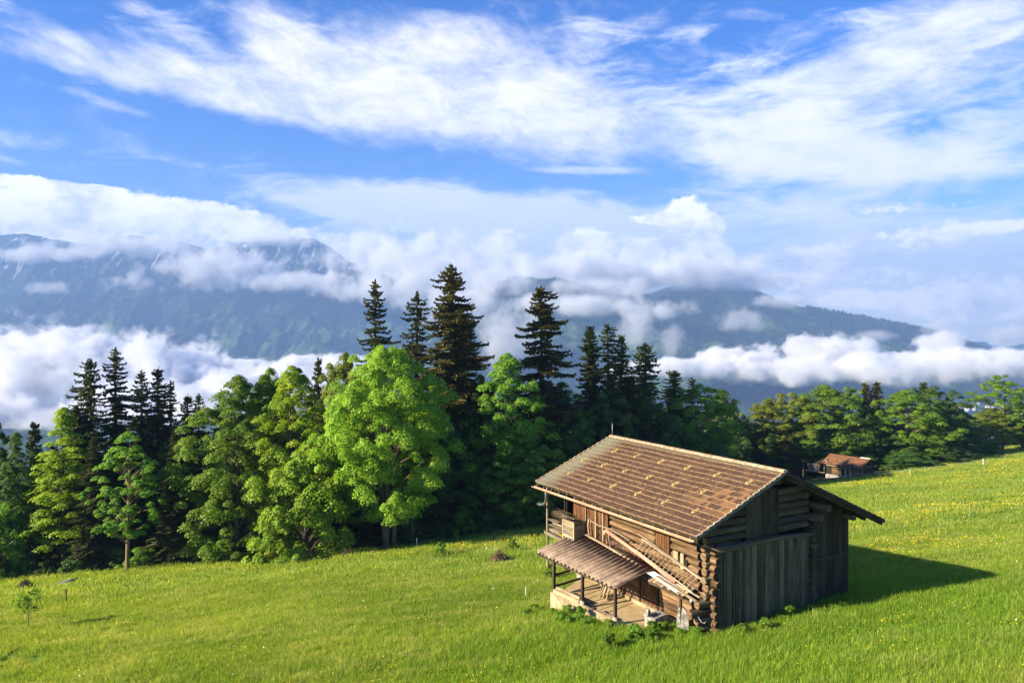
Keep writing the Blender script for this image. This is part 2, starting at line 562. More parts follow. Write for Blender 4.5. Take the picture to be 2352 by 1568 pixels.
def ground_mat():
    m, t, out = new_mat('meadow_ground')
    col, n2, n3, geo = meadow_color(t)
    mow = t.vmath('LENGTH', t.mapping(geo, (-28.5, 40.2, -17.5), (0, 0, R(15)), (3.6, 2.6, 8), 'TEXTURE'))
    mown = t.ramp(t.math('ADD', mow, t.math('MULTIPLY', t.math('SUBTRACT', n2, .5), .5)), 1.05, .95)
    col = t.mix(t.math('MULTIPLY', mown, .6), col, (.13, .23, .02))
    # yellow bloom where buttercups stand too thickly to count
    yb = t.noise(t.mapping(geo, rot=(0, 0, R(-25)), scale=(.45, 1.5, .3)), .12, 5, .7, .4)
    sx = t.new('ShaderNodeSeparateXYZ'); t.l.new(geo, sx.inputs[0])
    far = t.ramp(t.math('ADD', sx.outputs[0], t.math('MULTIPLY', sx.outputs[1], .35)), 22, 55)
    fy = t.math('MULTIPLY', t.ramp(yb, .46, .66), t.math('ADD', t.math('MULTIPLY', far, .6), .10))
    fy = t.math('MULTIPLY', fy, t.ramp(t.noise(geo, 1.6, 3, .7), .40, .6))
    col = t.mix(fy, col, (.46, .36, .008))
    col = t.mix(1.0, col, (.8, .82, .8), 'MULTIPLY')
    # leaf litter under the trees beyond the meadow
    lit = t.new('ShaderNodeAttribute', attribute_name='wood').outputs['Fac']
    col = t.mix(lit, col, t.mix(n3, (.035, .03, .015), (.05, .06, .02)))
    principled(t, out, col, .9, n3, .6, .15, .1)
    return m


def build_ground():
    tx = np.concatenate([np.linspace(-2.4, -.85, 40, endpoint=False), np.linspace(-.85, .85, 420), np.linspace(.87, 2.4, 40)])
    yy = np.concatenate([np.linspace(-30, 14, 20, endpoint=False), 14 * (330 / 14) ** np.linspace(0, 1, 330)])
    A, B = np.meshgrid(tx, yy, indexing='ij')
    X = A * np.maximum(B, 20); Y = B
    Z = gz(X, Y)
    me = grid_mesh('meadow', X, Y, Z)
    me.flip_normals()
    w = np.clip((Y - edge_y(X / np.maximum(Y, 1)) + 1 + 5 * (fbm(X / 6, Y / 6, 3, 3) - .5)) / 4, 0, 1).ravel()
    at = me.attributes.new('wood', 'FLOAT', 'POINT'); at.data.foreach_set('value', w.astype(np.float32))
    tag(link('ground', me, ground_mat()), kind='structure')


FLOOR = -400.0


def crest(pts, dist):
    """pixel crest line -> tangent of azimuth, height above camera"""
    t = [(x - 1176) / F_PX for x, y in pts]
    h = [(HOR - y) / F_PX * dist for x, y in pts]
    return np.array(t), np.array(h)


CR_A = ([(-900, 560), (-300, 540), (-100, 560), (0, 540), (60, 536), (120, 549), (210, 562), (300, 540), (400, 552), (480, 572), (560, 556), (650, 548), (720, 546), (770, 575), (800, 600), (860, 620), (950, 660),
         (1050, 700), (1200, 760), (1400, 800)], 9500)
CR_B = ([(1100, 860), (1300, 760), (1500, 670), (1600, 636), (1640, 628), (1700, 650), (1760, 675), (1800, 690), (1900, 730), (2050, 790), (2200, 850)], 8000)
CR_C = ([(850, 860), (1000, 740), (1100, 668), (1180, 641), (1290, 643), (1360, 662), (1430, 684), (1540, 674), (1660, 674), (1760, 692), (1900, 714), (2080, 747), (2160, 768), (2260, 802), (2360, 835), (2500, 880), (2900, 960)], 6300)


def mtn_mat():
    m, t, out = new_mat('mountain_slope')
    geo = t.new('ShaderNodeNewGeometry')
    P = geo.outputs['Position']
    big = t.noise(P, .0011, 5, .6, .4)
    fine = t.noise(P, .012, 6, .75)
    fin2 = t.noise(P, .05, 3, .7)
    col = t.mix(t.ramp(fine, .35, .65), (.005, .013, .012), (.034, .058, .026))
    col = t.mix(t.ramp(fin2, .4, .6, 0, .5), col, (.012, .02, .010))
    past = t.math('MULTIPLY', t.ramp(big, .46, .55), t.ramp(fine, .40, .54))
    sp = t.new('ShaderNodeSeparateXYZ'); t.l.new(P, sp.inputs[0])
    past = t.math('MULTIPLY', past, t.ramp(sp.outputs[2], 450, 50, .15, .8))
    col = t.mix(past, col, (.10, .165, .045))
    rock = t.noise(t.mapping(P, scale=(1, 1, .35)), .006, 8, .75, .3)
    hi = t.ramp(sp.outputs[2], 350, 900)
    left = t.ramp(sp.outputs[0], 300, -200)
    hl = t.math('MULTIPLY', hi, left)
    col = t.mix(t.math('MULTIPLY', hl, t.ramp(rock, .46, .62)), col, (.055, .058, .065))
    # snow lying in gullies
    sn = t.noise(t.mapping(P, rot=(0, 0, R(24)), scale=(2.6, .6, .25)), .0058, 8, .72, .9)
    snow = t.math('MULTIPLY', t.ramp(t.math('ADD', sn, t.math('MULTIPLY', hi, .085)), .645, .69), t.ramp(sp.outputs[2], 250, 420))
    snow = t.math('MULTIPLY', snow, left)
    col = t.mix(snow, col, (.82, .84, .88))
    principled(t, out, col, .95, rock, .5, 40, .05)
    return m


def build_mountains():
    tt = np.linspace(-1.15, 1.15, 1000)
    rr = np.concatenate([np.linspace(300, 3500, 60, endpoint=False), np.linspace(3500, 12500, 420)])
    T, Y = np.meshgrid(tt, rr, indexing='ij')
    X = T * Y
    Z = np.full_like(X, FLOOR)
    # valley floor undulation
    Z += (fbm(X / 700, Y / 700, 4, 2) - .5) * 60
    # the near hillside running down to the valley
    s = GA - 40 + GB * X - .36 * (Y - 250)
    Z = np.maximum(Z, np.minimum(s, 0))

    def ridge(Z, cr, width, seed, amp, back=2500, gully=1.0):
        t, h = crest(*cr); D = cr[1]
        H = np.interp(T, t, h, left=FLOOR - 200, right=FLOOR - 200) if cr is CR_B else np.interp(T, t, h)
        dd = (D - Y) + (fbm(X / 900, Y / 900, 3, seed + 8) - .5) * 500 * sstep(0, 1500, D - Y)
        p = np.where(dd > 0, 1 - np.clip(dd / width, 0, 1), 1 - np.clip(-dd / back, 0, 1))
        prof = p ** 1.0
        rn = 1 - np.abs(fbm(X / 620, Y / 1500, 5, seed, .55) * 2 - 1)
        rn2 = 1 - np.abs(fbm(X / 150, Y / 380, 4, seed + 30, .6) * 2 - 1)
        tops = sstep(0, .12, 1 - p) * sstep(0, .2, p)
        zz = FLOOR + (H - FLOOR) * prof + amp * gully * ((rn - .75) + .28 * (rn2 - .75)) * tops
        zz = zz + (fbm(X / 60, Y / 60, 3, seed + 3, .6) - .5) * 26 * sstep(0, .03, p)
        return np.maximum(Z, zz)
    Z = ridge(Z, CR_A, 3300, 11, 420)
    Z = ridge(Z, CR_B, 3400, 21, 260)
    Z = ridge(Z, CR_C, 1900, 31, 130)
    me = grid_mesh('mountains', X, Y, Z)
    me.flip_normals()
    tag(link('mountains', me, mtn_mat()), kind='structure')
    return T, Y, Z


def haze():
    m, t, out = new_mat('haze')
    v = t.new('ShaderNodeVolumePrincipled')
    v.inputs['Color'].default_value = (.26, .43, .76, 1)
    v.inputs['Density'].default_value = HAZE
    v.inputs['Anisotropy'].default_value = 0.0
    t.l.new(v.outputs[0], out.inputs['Volume'])
    b = MB(); b.box((0, 6450, 480), (32000, 13500, 2000)); o = b.build('haze', m)
    tag(o, kind='stuff', label='thin blue air between the meadow and the mountains', cat='haze')


HAZE = 1.15e-4
# ------------------------------------------------------------------ low clouds
def cloud_mat(name, dens, nscale, thr, soft, core=.60):
    m, t, out = new_mat(name)
    oc = t.new('ShaderNodeTexCoord').outputs['Object']       # unit ball
    geo = t.new('ShaderNodeNewGeometry').outputs['Position']
    r = t.vmath('LENGTH', oc)
    n = t.noise(geo, nscale, 8, .66, .2)
    k = t.math('SUBTRACT', t.math('ADD', t.math('MULTIPLY', t.math('SUBTRACT', n, .5), 1.9), core), r)
    d = t.ramp(k, thr, thr + soft, 0, dens)
    d = t.math('MULTIPLY', d, t.ramp(r, 1.0, .86))
    v = t.new('ShaderNodeVolumePrincipled')
    v.inputs['Color'].default_value = (1, 1, 1, 1)
    v.inputs['Anisotropy'].default_value = 0.0
    t.l.new(d, v.inputs['Density'])
    t.l.new(v.outputs[0], out.inputs['Volume'])
    return m


def ico():
    import bmesh
    bm = bmesh.new(); bmesh.ops.create_icosphere(bm, subdivisions=3, radius=1.0)
    me = bpy.data.meshes.new('cloud'); bm.to_mesh(me); bm.free()
    return me


# px centre x, y, half width, half height (pixels of the 2352 frame), distance, depth ratio, material
CLOUDS = [
 (120, 920, 300, 105, 4200, .55, 'd'), (330, 905, 240, 60, 4300, .5, 'd'), (560, 880, 190, 36, 4300, .5, 'd'), (720, 862, 110, 34, 4200, .5, 'd'), (-80, 930, 260, 120, 4200, .5, 'd'),
 (0, 1000, 500, 80, 3900, .5, 'd'), (300, 990, 300, 70, 3900, .5, 'd'), (600, 940, 220, 56, 4100, .5, 'd'),
 (140, 790, 40, 26, 4300, .6, 'd'), (40, 800, 60, 26, 4300, .6, 'd'), (420, 828, 55, 18, 4300, .6, 'd'), (690, 832, 45, 16, 4200, .6, 'd'), (775, 838, 45, 14, 4200, .6, 'd'), (300, 822, 60, 16, 4300, .6, 'd'), (200, 810, 60, 24, 4300, .6, 'd'),
 (640, 552, 110, 14, 8600, .2, 'm'), (800, 590, 60, 20, 8200, .2, 'm'), (1130, 645, 90, 30, 6000, .3, 'm'), (1390, 662, 110, 24, 6000, .3, 'm'), (1800, 690, 60, 14, 6000, .3, 'm'), (1080, 700, 120, 44, 5600, .3, 'm'), (1250, 690, 90, 18, 5600, .3, 'm'), (1330, 615, 150, 34, 6800, .3, 'm'), (1600, 620, 130, 36, 6900, .3, 'm'), (1720, 655, 60, 14, 6900, .3, 'm'), (2000, 770, 50, 12, 5200, .3, 'm'),
 (240, 870, 130, 50, 4400, .5, 'd'), (60, 860, 120, 44, 4300, .5, 'd'), (450, 940, 260, 60, 4000, .5, 'd'),
 (490, 612, 140, 46, 7600, .25, 'm'), (680, 648, 150, 22, 7600, .25, 'm'), (300, 565, 180, 24, 8300, .2, 'm'), (80, 585, 140, 16, 8000, .2, 'm'), (300, 645, 50, 22, 7600, .25, 'm'), (100, 660, 60, 16, 7500, .25, 'm'),
 (930, 600, 160, 60, 7600, .25, 'm'), (900, 670, 130, 25, 7000, .25, 'm'),
 (1500, 712, 90, 24, 5200, .3, 'm'), (1700, 735, 52, 28, 5000, .3, 'm'), (1540, 780, 44, 40, 4900, .3, 'm'), (1450, 760, 60, 40, 4900, .3, 'm'), (1180, 770, 80, 70, 4800, .3, 'm'), (1340, 700, 130, 24, 5400, .3, 'm'),
 (1620, 640, 190, 26, 7200, .25, 'm'), (1200, 660, 130, 30, 6800, .25, 'm'), (1000, 640, 120, 60, 6800, .25, 'm'), (1430, 640, 140, 34, 7000, .25, 'm'),
 (1600, 846, 140, 17, 4300, .4, 'd'), (1820, 850, 180, 24, 4300, .4, 'd'), (2080, 846, 190, 28, 4300, .4, 'd'), (2320, 843, 190, 28, 4300, .4, 'd'), (1900, 815, 90, 34, 4400, .4, 'd'), (2160, 800, 45, 32, 4400, .4, 'd'),
 (2160, 755, 40, 26, 5200, .3, 'm'), (2330, 770, 60, 24, 5400, .3, 'm'), (1720, 826, 80, 26, 4400, .4, 'd'),
]


def build_clouds():
    mats = {'d': cloud_mat('dense_cloud', .024, .0050, .0, .22, .70), 'm': cloud_mat('thin_cloud', .009, .0044, .0, .42)}
    base = ico()
    for i, (x, y, rx, ry, D, dr, k) in enumerate(CLOUDS):
        me = base.copy(); me.materials.clear(); me.materials.append(mats[k])
        o = bpy.data.objects.new('cloud', me); C.objects.link(o)
        o.location = ((x - 1176) / F_PX * D, D, (HOR - y) / F_PX * D)
        g = 2.05
        o.scale = (rx / F_PX * D * g, rx / F_PX * D * g * dr * 1.2, ry / F_PX * D * g)
        tag(o, kind='stuff')
# ------------------------------------------------------------------ materials of the built things
M = {}


def tile_mat(name, base, base2, lich, green, patch=True, tw=.23, ch=.4):
    m, t, out = new_mat(name)
    uv = t.new('ShaderNodeTexCoord').outputs['UV']            # x along ridge, y down the slope, metres
    sp = t.new('ShaderNodeSeparateXYZ'); t.l.new(uv, sp.inputs[0])
    cx = t.math('FLOOR', t.math('DIVIDE', sp.outputs[0], tw))
    cy = t.math('FLOOR', t.math('DIVIDE', sp.outputs[1], ch))
    cb = t.new('ShaderNodeCombineXYZ'); t.l.new(cx, cb.inputs[0]); t.l.new(cy, cb.inputs[1])
    wn = t.new('ShaderNodeTexWhiteNoise', noise_dimensions='2D'); t.l.new(cb.outputs[0], wn.inputs['Vector'])
    n = t.noise(uv, 5, 6, .7)
    n2 = t.noise(uv, .45, 4, .6)
    n5 = t.noise(uv, 1.7, 6, .7)
    n3 = t.noise(t.mapping(uv, scale=(1, .6, 1)), 14, 5, .75)
    col = t.mix(wn.outputs['Value'], base, base2)
    col = t.mix(t.ramp(n3, .50, .68, 0, .6), col, lich)
    st = t.math('ABSOLUTE', t.math('SINE', t.math('MULTIPLY', sp.outputs[0], math.pi / .155)))
    col = t.mix(t.ramp(st, .75, .25, 0, .62), col, (.035, .016, .012))
    col = t.mix(t.ramp(n5, .44, .66, 0, .65), col, (.045, .028, .020))
    fr = t.math('FRACT', t.math('DIVIDE', sp.outputs[1], ch))
    e = t.math('ADD', t.math('SUBTRACT', fr, .80), t.math('MULTIPLY', t.math('SUBTRACT', n, .5), .85))
    col = t.mix(t.ramp(e, -.02, .16, 0, .92), col, lich)
    if patch:
        d = t.vmath('LENGTH', t.mapping(uv, (-.2, 3.1, 0), (0, 0, 0), (2.6, 1.5, 1), 'TEXTURE'))
        pm = t.ramp(t.math('ADD', d, t.math('MULTIPLY', t.math('SUBTRACT', n2, .5), 1.6)), 1.0, .5)
        pm = t.math('MULTIPLY', pm, t.ramp(wn.outputs['Value'], .35, .6))
        col = t.mix(t.math('MULTIPLY', pm, .7), col, (.27, .145, .065))
        # grey green growth at the far end and by the ridge
        g = t.ramp(t.math('ADD', sp.outputs[0], t.math('MULTIPLY', n2, 2.0)), 11.6, 13.6, 0, .85)
        g2 = t.ramp(t.math('ADD', sp.outputs[1], t.math('MULTIPLY', n, .5)), .75, .3, 0, .6)
        col = t.mix(t.math('MAXIMUM', g, g2), col, green)
    principled(t, out, col, .85, n3, .5, .02, .25)
    return m


def concrete_mat(name, c1, c2, c3):
    m, t, out = new_mat(name)
    oc = t.new('ShaderNodeTexCoord').outputs['Object']
    n = t.noise(oc, 1.4, 6, .7); n2 = t.noise(oc, 14, 5, .7)
    col = t.mix(t.ramp(n, .35, .65), c1, c2)
    col = t.mix(t.ramp(n2, .5, .7, 0, .5), col, c3)
    principled(t, out, col, .9, n2, .4, .02, .2)
    return m


def build_mats():
    M['log_sun'] = wood('sun_bleached_log', (.030, .017, .009), (.155, .088, .043), (.37, .255, .145), 14, (.05, .03, .018), .45)
    M['log_grey'] = wood('weathered_grey_log', (.032, .023, .014), (.10, .076, .048), (.19, .148, .095), 14, (.05, .035, .02), .4)
    M['log_end'] = wood('cut_log_end', (.07, .04, .02), (.21, .13, .07), (.38, .25, .14), 5, (.04, .03, .02), .6)
    M['log_end_shaded'] = simple('shaded_log_end', (.022, .017, .013), (.07, .055, .04), 9)  # darker copy of the cut log end, shadow put into its colour
    M['plank_dark'] = wood('dark_weathered_plank', (.028, .019, .008), (.095, .068, .033), (.20, .152, .082), 20, (.20, .17, .115), .5)
    M['annex'] = wood('dark_annex_plank', (.012, .008, .004), (.034, .024, .011), (.072, .052, .027), 20, (.12, .10, .068), .3)
    M['plank_red'] = wood('reddish_plank', (.030, .013, .006), (.135, .055, .022), (.28, .15, .068), 20, (.02, .012, .008), .6)
    M['plank_pale'] = wood('pale_weathered_board', (.10, .07, .04), (.34, .26, .16), (.58, .48, .33), 16, (.12, .09, .05), .4)
    M['pole'] = wood('grey_pole', (.07, .055, .038), (.20, .16, .11), (.36, .30, .215), 20)
    M['post'] = wood('dark_post', (.02, .014, .010), (.06, .042, .028), (.12, .09, .06), 18)
    M['tile'] = tile_mat('barn_roof_tile', (.075, .037, .025), (.125, .066, .042), (.36, .25, .11), (.20, .19, .125))
    M['tile_cap'] = simple('ridge_tile', (.30, .16, .09), (.36, .33, .22), 3.5)
    M['guard'] = simple('lichen_covered_tile', (.30, .19, .07), (.44, .31, .13), 10)
    M['gutter'] = simple('copper_brown_gutter', (.50, .27, .15), (.60, .40, .27), 1.2, .38, .1, .35, .5)
    M['pipe'] = simple('dark_pipe', (.06, .065, .07), (.11, .115, .12), 5, .45, .1, 0, .5)
    M['salmon'] = simple('salmon_pipe', (.52, .19, .13), (.62, .28, .2), 3, .5, .1, 0, .4)
    M['sheet'] = simple('zinc_sheet', (.50, .53, .56), (.72, .75, .78), 2, .4, .1, .3, .5)
    M['corr'] = simple('brown_corrugated_sheet', (.15, .105, .072), (.27, .20, .14), 2.2, .6, .2, 0, .35)
    M['concrete'] = concrete_mat('rough_concrete', (.20, .155, .085), (.42, .34, .22), (.09, .075, .04))
    M['floor'] = concrete_mat('sandy_floor', (.34, .25, .13), (.46, .35, .20), (.24, .18, .09))
    M['stone'] = simple('grey_stone', (.13, .12, .10), (.40, .385, .35), 6, .9, .9)
    M['ystone'] = simple('yellow_stone', (.38, .29, .14), (.58, .48, .28), 5, .9, .7)
    M['iron'] = simple('iron', (.03, .028, .026), (.07, .06, .05), 20, .6)
    M['wire'] = simple('galvanised_wire', (.25, .25, .24), (.45, .45, .43), 30, .5, .1, .6)
    M['moss'] = simple('moss', (.10, .12, .01), (.30, .26, .02), 20, .95, .8)
    M['white'] = simple('white_enamel', (.66, .66, .62), (.80, .80, .77), 2, .4, .05)
    M['tile2'] = tile_mat('small_barn_roof_tile', (.15, .055, .026), (.25, .105, .05), (.30, .19, .09), (.2, .2, .12), False)
    M['red_wall'] = simple('dull_red_boards', (.075, .018, .016), (.12, .03, .026), 3)
    M['dark'] = simple('interior_shade', (.012, .010, .008), (.02, .017, .012), 2)  # near-black colour stands in for the unlit inside


build_mats()

# barn measures: u across the gable, v along the ridge (away from the camera), z up
RU, RZ, RT = 3.841, 7.424, 0.431
EL, ER = 5.519, 7.36
V0, V1 = -.883, 12.977


def roof_z(u, low=0.0): return RZ - RT * abs(u - RU) - low


def tile_slope(mb_, ridge_u, ridge_z, slope, length_u, side, v0, v1, courses, rib=.155, amp=.03, lift=.035, rnd=None):
    """corrugated tile courses as real steps; side -1 goes down towards -u"""
    rnd = rnd or random.Random(3)
    n = int((v1 - v0) / rib * 4)
    vs_ = [v0 + (v1 - v0) * i / n for i in range(n + 1)]
    prof = [amp * abs(math.sin(math.pi * i / 4.0)) for i in range(n + 1)]
    cs = math.cos(math.atan(slope)); sn = math.sin(math.atan(slope))
    L = length_u / cs
    wav = [.012 * math.sin(i * .031) + .008 * math.sin(i * .083 + 1) for i in range(n + 1)]
    nt = int((v1 - v0) / .232) + 2

    def pt(s, h, v):
        return (ridge_u + side * (s * cs + h * sn), v, ridge_z - s * sn + h * cs)
    for c in range(courses):
        s0 = L * c / courses; s1 = L * (c + 1) / courses + .035
        jit = [rnd.uniform(-.016, .016) for _ in range(nt)]
        jl = [rnd.uniform(0, .012) for _ in range(nt)]
        P, F, U = [], [], []
        for i, v in enumerate(vs_):
            k = int((v - v0) / .232)
            e = s1 + jit[k]
            a = .03 + wav[i]
            P += [pt(s0, prof[i] + a, v), pt(e, prof[i] + a + lift + jl[k], v), pt(e, a - .01, v)]
            if i:
                b = (i - 1) * 3
                for q in ((0, 1), (1, 2)):
                    f = (b + q[0], b + q[1], b + 3 + q[1], b + 3 + q[0])
                    if side > 0: f = f[::-1]
                    F.append(f)
                    sa = (s0, L * (c + .999) / courses, L * (c + .999) / courses)
                    idx = [0 if j % 3 == 0 else j % 3 for j in f]
                    U.append([(P[j][1], sa[j % 3]) for j in f])
        mb_.add(P, F, U, .5, 0, False)


def build_barn():
    root = empty('log_barn', BARN_O, BARN_YAW, 'large weathered log barn with brown tiled gable roof standing in the meadow', 'barn')
    r = random.Random(11)
    # ---- roof
    for side, ln in ((-1, EL), (1, ER)):
        mb_ = MB(5)
        tile_slope(mb_, RU, RZ - .02, RT, ln, side, V0, V1, 15 if side < 0 else 20)
        o = mb_.build('roof_slope', M['tile'], root)
        # boards and battens under the tiles
    ub = MB(6)
    for side, ln in ((-1, EL), (1, ER)):
        e = RU + side * ln
        a = (RU, RZ - .06); b = (e, RZ - RT * ln - .06)
        for (va, vb) in ((V0 + .02, V1 - .02),):
            P = [(a[0], va, a[1] - .05), (b[0], va, b[1] - .05), (b[0], vb, b[1] - .05), (a[0], vb, a[1] - .05), (a[0], va, a[1]), (b[0], va, b[1]), (b[0], vb, b[1]), (a[0], vb, a[1])]
            if side < 0: P = [P[i] for i in (1, 0, 3, 2, 5, 4, 7, 6)]
            ub.hexa(P, .4)
    ub.build('roof_boarding', M['annex'], root)
    for k in range(15):
        v = V0 + .12 + k * (V1 - V0 - .24) / 14
        for side, ln in ((-1, EL), (1, ER)):
            if side < 0 and 0 < k < 14 and k % 2: continue
            q = MB(k)
            e = RU + side * (ln - .08)
            q.beam((RU + side * .15, v, RZ - .24 - RT * .15), (e, v, RZ - .2 - RT * (ln - .08)), .13, .16, .5)
            q.build('rafter', M['annex'], root)
    # verge boards
    for side, ln in ((-1, EL), (1, ER)):
        q = MB(9); q.beam((RU, V0 - .02, RZ - .07), (RU + side * ln, V0 - .02, RZ - .07 - RT * ln), .035, .13, .5)
        q.build('verge_board', M['pipe'] if side < 0 else M['annex'], root)
    # verge and ridge tiles
    q = MB(10)
    n = 34
    for i in range(n):
        v = V0 - .03 + i * (V1 - V0) / n
        L = (V1 - V0) / n + .05
        rad = .125; P = []; F = []; U = []
        for j, (vv, rr) in enumerate(((v, rad * 1.12), (v + L, rad * .92))):
            for k in range(9):
                an = math.pi * (k / 8) * 1.1 - .16
                P.append((RU + math.cos(an) * rr * 1.2, vv, RZ - .0 + math.sin(an) * rr * .85 + r.uniform(-.004, .004)))
        for k in range(8):
            F.append((k, k + 1, 9 + k + 1, 9 + k)); U.append([(0, 0), (0, 1), (1, 1), (1, 0)])
        F.append(tuple(range(9))[::-1]); U.append([(0, 0)] * 9)
        q.add(P, F, U, r.random(), 0, False)
    q.build('ridge_tiles', M['tile_cap'], root)
    for vv in (V0 - .01, V1 + .01):
        q = MB(12)
        for k in range(16):
            s = (k + .5) * EL / 16
            q.beam((RU - s + EL / 32 + .02, vv, RZ + .015 - RT * (s - EL / 32)), (RU - s - EL / 32 - .03, vv, RZ + .055 - RT * (s + EL / 32)), .10, .05, r.random())
        q.build('verge_tiles', M['tile_cap'], root)
    # snow guards
    cs = math.cos(math.atan(RT)); sn = math.sin(math.atan(RT))
    proto = None
    spots = [(2.43, 10.7 - 2.13 * k) for k in range(6)] + [(1.05, 11.92 - 2.06 * k) for k in range(6)] + [(-.33, 11.35 - 2.13 * k) for k in range(6)]
    for (u, v) in spots:
        if proto is None:
            g = MB(3)
            X = lambda s, vv, h: (-(s * cs) - h * sn, vv, -s * sn + h * cs)
            g.hexa([X(.16, -.13, .03), X(-.32, -.13, .02), X(-.32, .13, .02), X(.16, .13, .03), X(.16, -.11, .085), X(-.36, -.11, .055), X(-.36, .11, .055), X(.16, .11, .085)], .5)
            # raised hook
            g.hexa([X(.12, -.10, .08), X(-.02, -.07, .07), X(-.02, .07, .07), X(.12, .10, .08), X(.06, -.02, .17), X(.02, -.02, .17), X(.02, .02, .17), X(.06, .02, .17)], .8)
            proto = g.build('snow_guard', M['guard'], root)
            o = proto
        else:
            o = proto.copy(); C.objects.link(o); o.parent = root
        o.location = (u, v, RZ - RT * (RU - u) + .02)
        o.scale = (.85, .8, .85)
    # ---- gutter on the sunny side, brackets, spout
    gu, gz0, gz1 = RU - EL - .13, roof_z(RU - EL) - .26, roof_z(RU - EL) - .12
    P = []; F = []; U = []
    nS = 24
    for i in range(nS + 1):
        v = V0 + .1 + (V1 - V0 + .1) * i / nS; z = lerp(gz1, gz0, i / nS) - .02
        for k in range(10):
            an = math.pi + math.pi * k / 9
            P.append((gu + .1 * math.cos(an), v, z + .1 * math.sin(an)))
        for k in range(10):
            an = 2 * math.pi - math.pi * k / 9
            P.append((gu + .09 * math.cos(an), v, z + .09 * math.sin(an)))
    for i in range(nS):
        for k in range(20):
            k2 = (k + 1) % 20; F.append((i * 20 + k, i * 20 + k2, i * 20 + 20 + k2, i * 20 + 20 + k)); U.append([(0, 0), (0, 1), (1, 1), (1, 0)])
    F.append(tuple(range(20))); U.append([(0, 0)] * 20); F.append(tuple(nS * 20 + k for k in range(20))[::-1]); U.append([(0, 0)] * 20)
    g = MB(1); g.add(P, F, U, .5, 0, False); g.build('gutter', M['gutter'], root)
    for i in range(17):
        q = MB(2)
        v = V0 + .4 + i * .84; z = lerp(gz1, gz0, (v - V0) / 13.9)
        q.tube([(gu - .115, v, z), (gu - .09, v, z - .09), (gu, v, z - .135), (gu + .1, v, z - .07), (gu + .13, v, z + .04), (gu + .3, v, z + .24)], .011, 5)
        q.build('gutter_bracket', M['wire'], root)
    q = MB(4)
    sv = 11.62
    q.tube([(gu, sv, gz0 - .04), (gu, sv, gz0 - .25), (gu + .03, sv + .03, gz0 - .5), (gu + .07, sv + .16, gz0 - .72), (gu + .1, sv + .42, gz0 - .9), (gu + .12, sv + .78, gz0 - 1.02), (gu + .1, sv + 1.12, gz0 - 1.05)], .075, 10)
    q.build('downspout', M['pipe'], root)
    q = MB(4); q.tube([(RU, V1 - .15, RZ), (RU + .01, V1 - .15, RZ + .85)], .018, 6); q.build('lightning_rod', M['wire'], root)

    # ---- left long wall
    w = MB(21)
    z = .32
    k = 0
    while z < 4.62:
        v_end = 11.2
        up = z > 2.0
        uu = -.03 if up else .10
        start = .62 + r.uniform(-.05, .08) if up else -.22 + r.uniform(-.08, .05)
        rad = .170 + r.uniform(-.016, .016)
        # hatch opening
        if 3.25 < z < 4.4:
            w.log((uu, start, z), (uu, 2.62, z + .01), rad, rad * .97, 10, cap=1)
            w.log((uu, 3.72, z + .01), (uu, 8.7, z), rad, rad * .97, 10, cap=1)
        elif up:
            w.log((uu, start, z), (uu, 8.7, z + r.uniform(-.02, .02)), rad, rad * .95, 10, cap=1)
        else:
            w.log((uu, start, z), (uu, v_end, z), rad, rad * .95, 10, cap=1)
        z += .362; k += 1
    w.build('log_wall', [M['log_sun'], M['log_end_shaded']], root)
    # wall plate under the gutter
    q = MB(22); q.log((-.42, .15, 4.72), (-.46, 12.4, 4.60), .15, .13, 10, 16, .05, .75); q.build('wall_plate', M['log_sun'], root)
    # inner backing so that no light shows through
    q = MB(23)
    q.box((.32, 5.7, 2.1), (.08, 11.4, 4.9), tone=.2)
    q.box((3.2, .32, 2.2), (6.3, .08, 5.6), tone=.2)
    q.box((3.2, .30, 5.6), (2.4, .06, 1.6), tone=.2)
    q.box((4.6, 11.9, 2.4), (9.6, .1, 5.2), tone=.2)
    q.box((9.45, 6.0, 2.3), (.1, 11.9, 4.8), tone=.2)
    q.box((.9, 11.6, 3.2), (.08, 1.0, 3.4), tone=.2)
    q.build('inner_boarding', M['dark'], root)
    # upright reddish boards on the far half of the gallery
    q = MB(24); v = 7.55
    while v < 10.9:
        wd = r.uniform(.16, .3)
        top = 4.62 + r.uniform(-.05, .05)
        bot = 2.25 + r.uniform(-.06, .1) + (.9 if 8.3 < v < 8.5 else 0)
        q.box((-.27 + r.uniform(-.015, .015), v + wd / 2, (top + bot) / 2), (.035, wd - .012, top - bot), tone=r.random())
        v += wd
    q.build('gallery_boards', M['plank_red'], root)
    q = MB(25)
    for v, s in ((7.9, .10), (8.6, .12), (9.6, .1)):
        q.beam((-.34, v, 2.1), (-.34, v + .02, 4.5), s, s * .6, r.random())
    q.build('gallery_posts', M['plank_pale'], root)
    # hatch
    q = MB(26); v = 2.74
    while v < 3.66:
        q.box((-.13 + r.uniform(-.01, .01), v + .07, 3.84), (.03, .133, 1.12), tone=r.random()); v += .142
    hd = q.build('hatch', M['plank_red'], root)
    q = MB(27); q.box((-.19, 2.63, 3.75), (.14, .15, 1.5), tone=.7); q.build('hatch_post', M['plank_red'], root)
    q = MB(28); q.box((-.42, 2.78, 4.42), (.55, .6, .04), Matrix.Rotation(.12, 3, 'Y'), tone=.5); q.beam((-.4, 2.62, 4.52), (-.4, 2.62, 4.2), .16, .16); q.build('bracket_shelf', M['pole'], root)
    # short boards with two openings over the ladder
    q = MB(29)
    q.box((-.25, 1.62, 3.12), (.05, .22, .75), tone=.8); q.box((-.245, 2.1, 3.18), (.05, .36, .6), tone=.5)
    q.build('window_boards', M['plank_pale'], root)
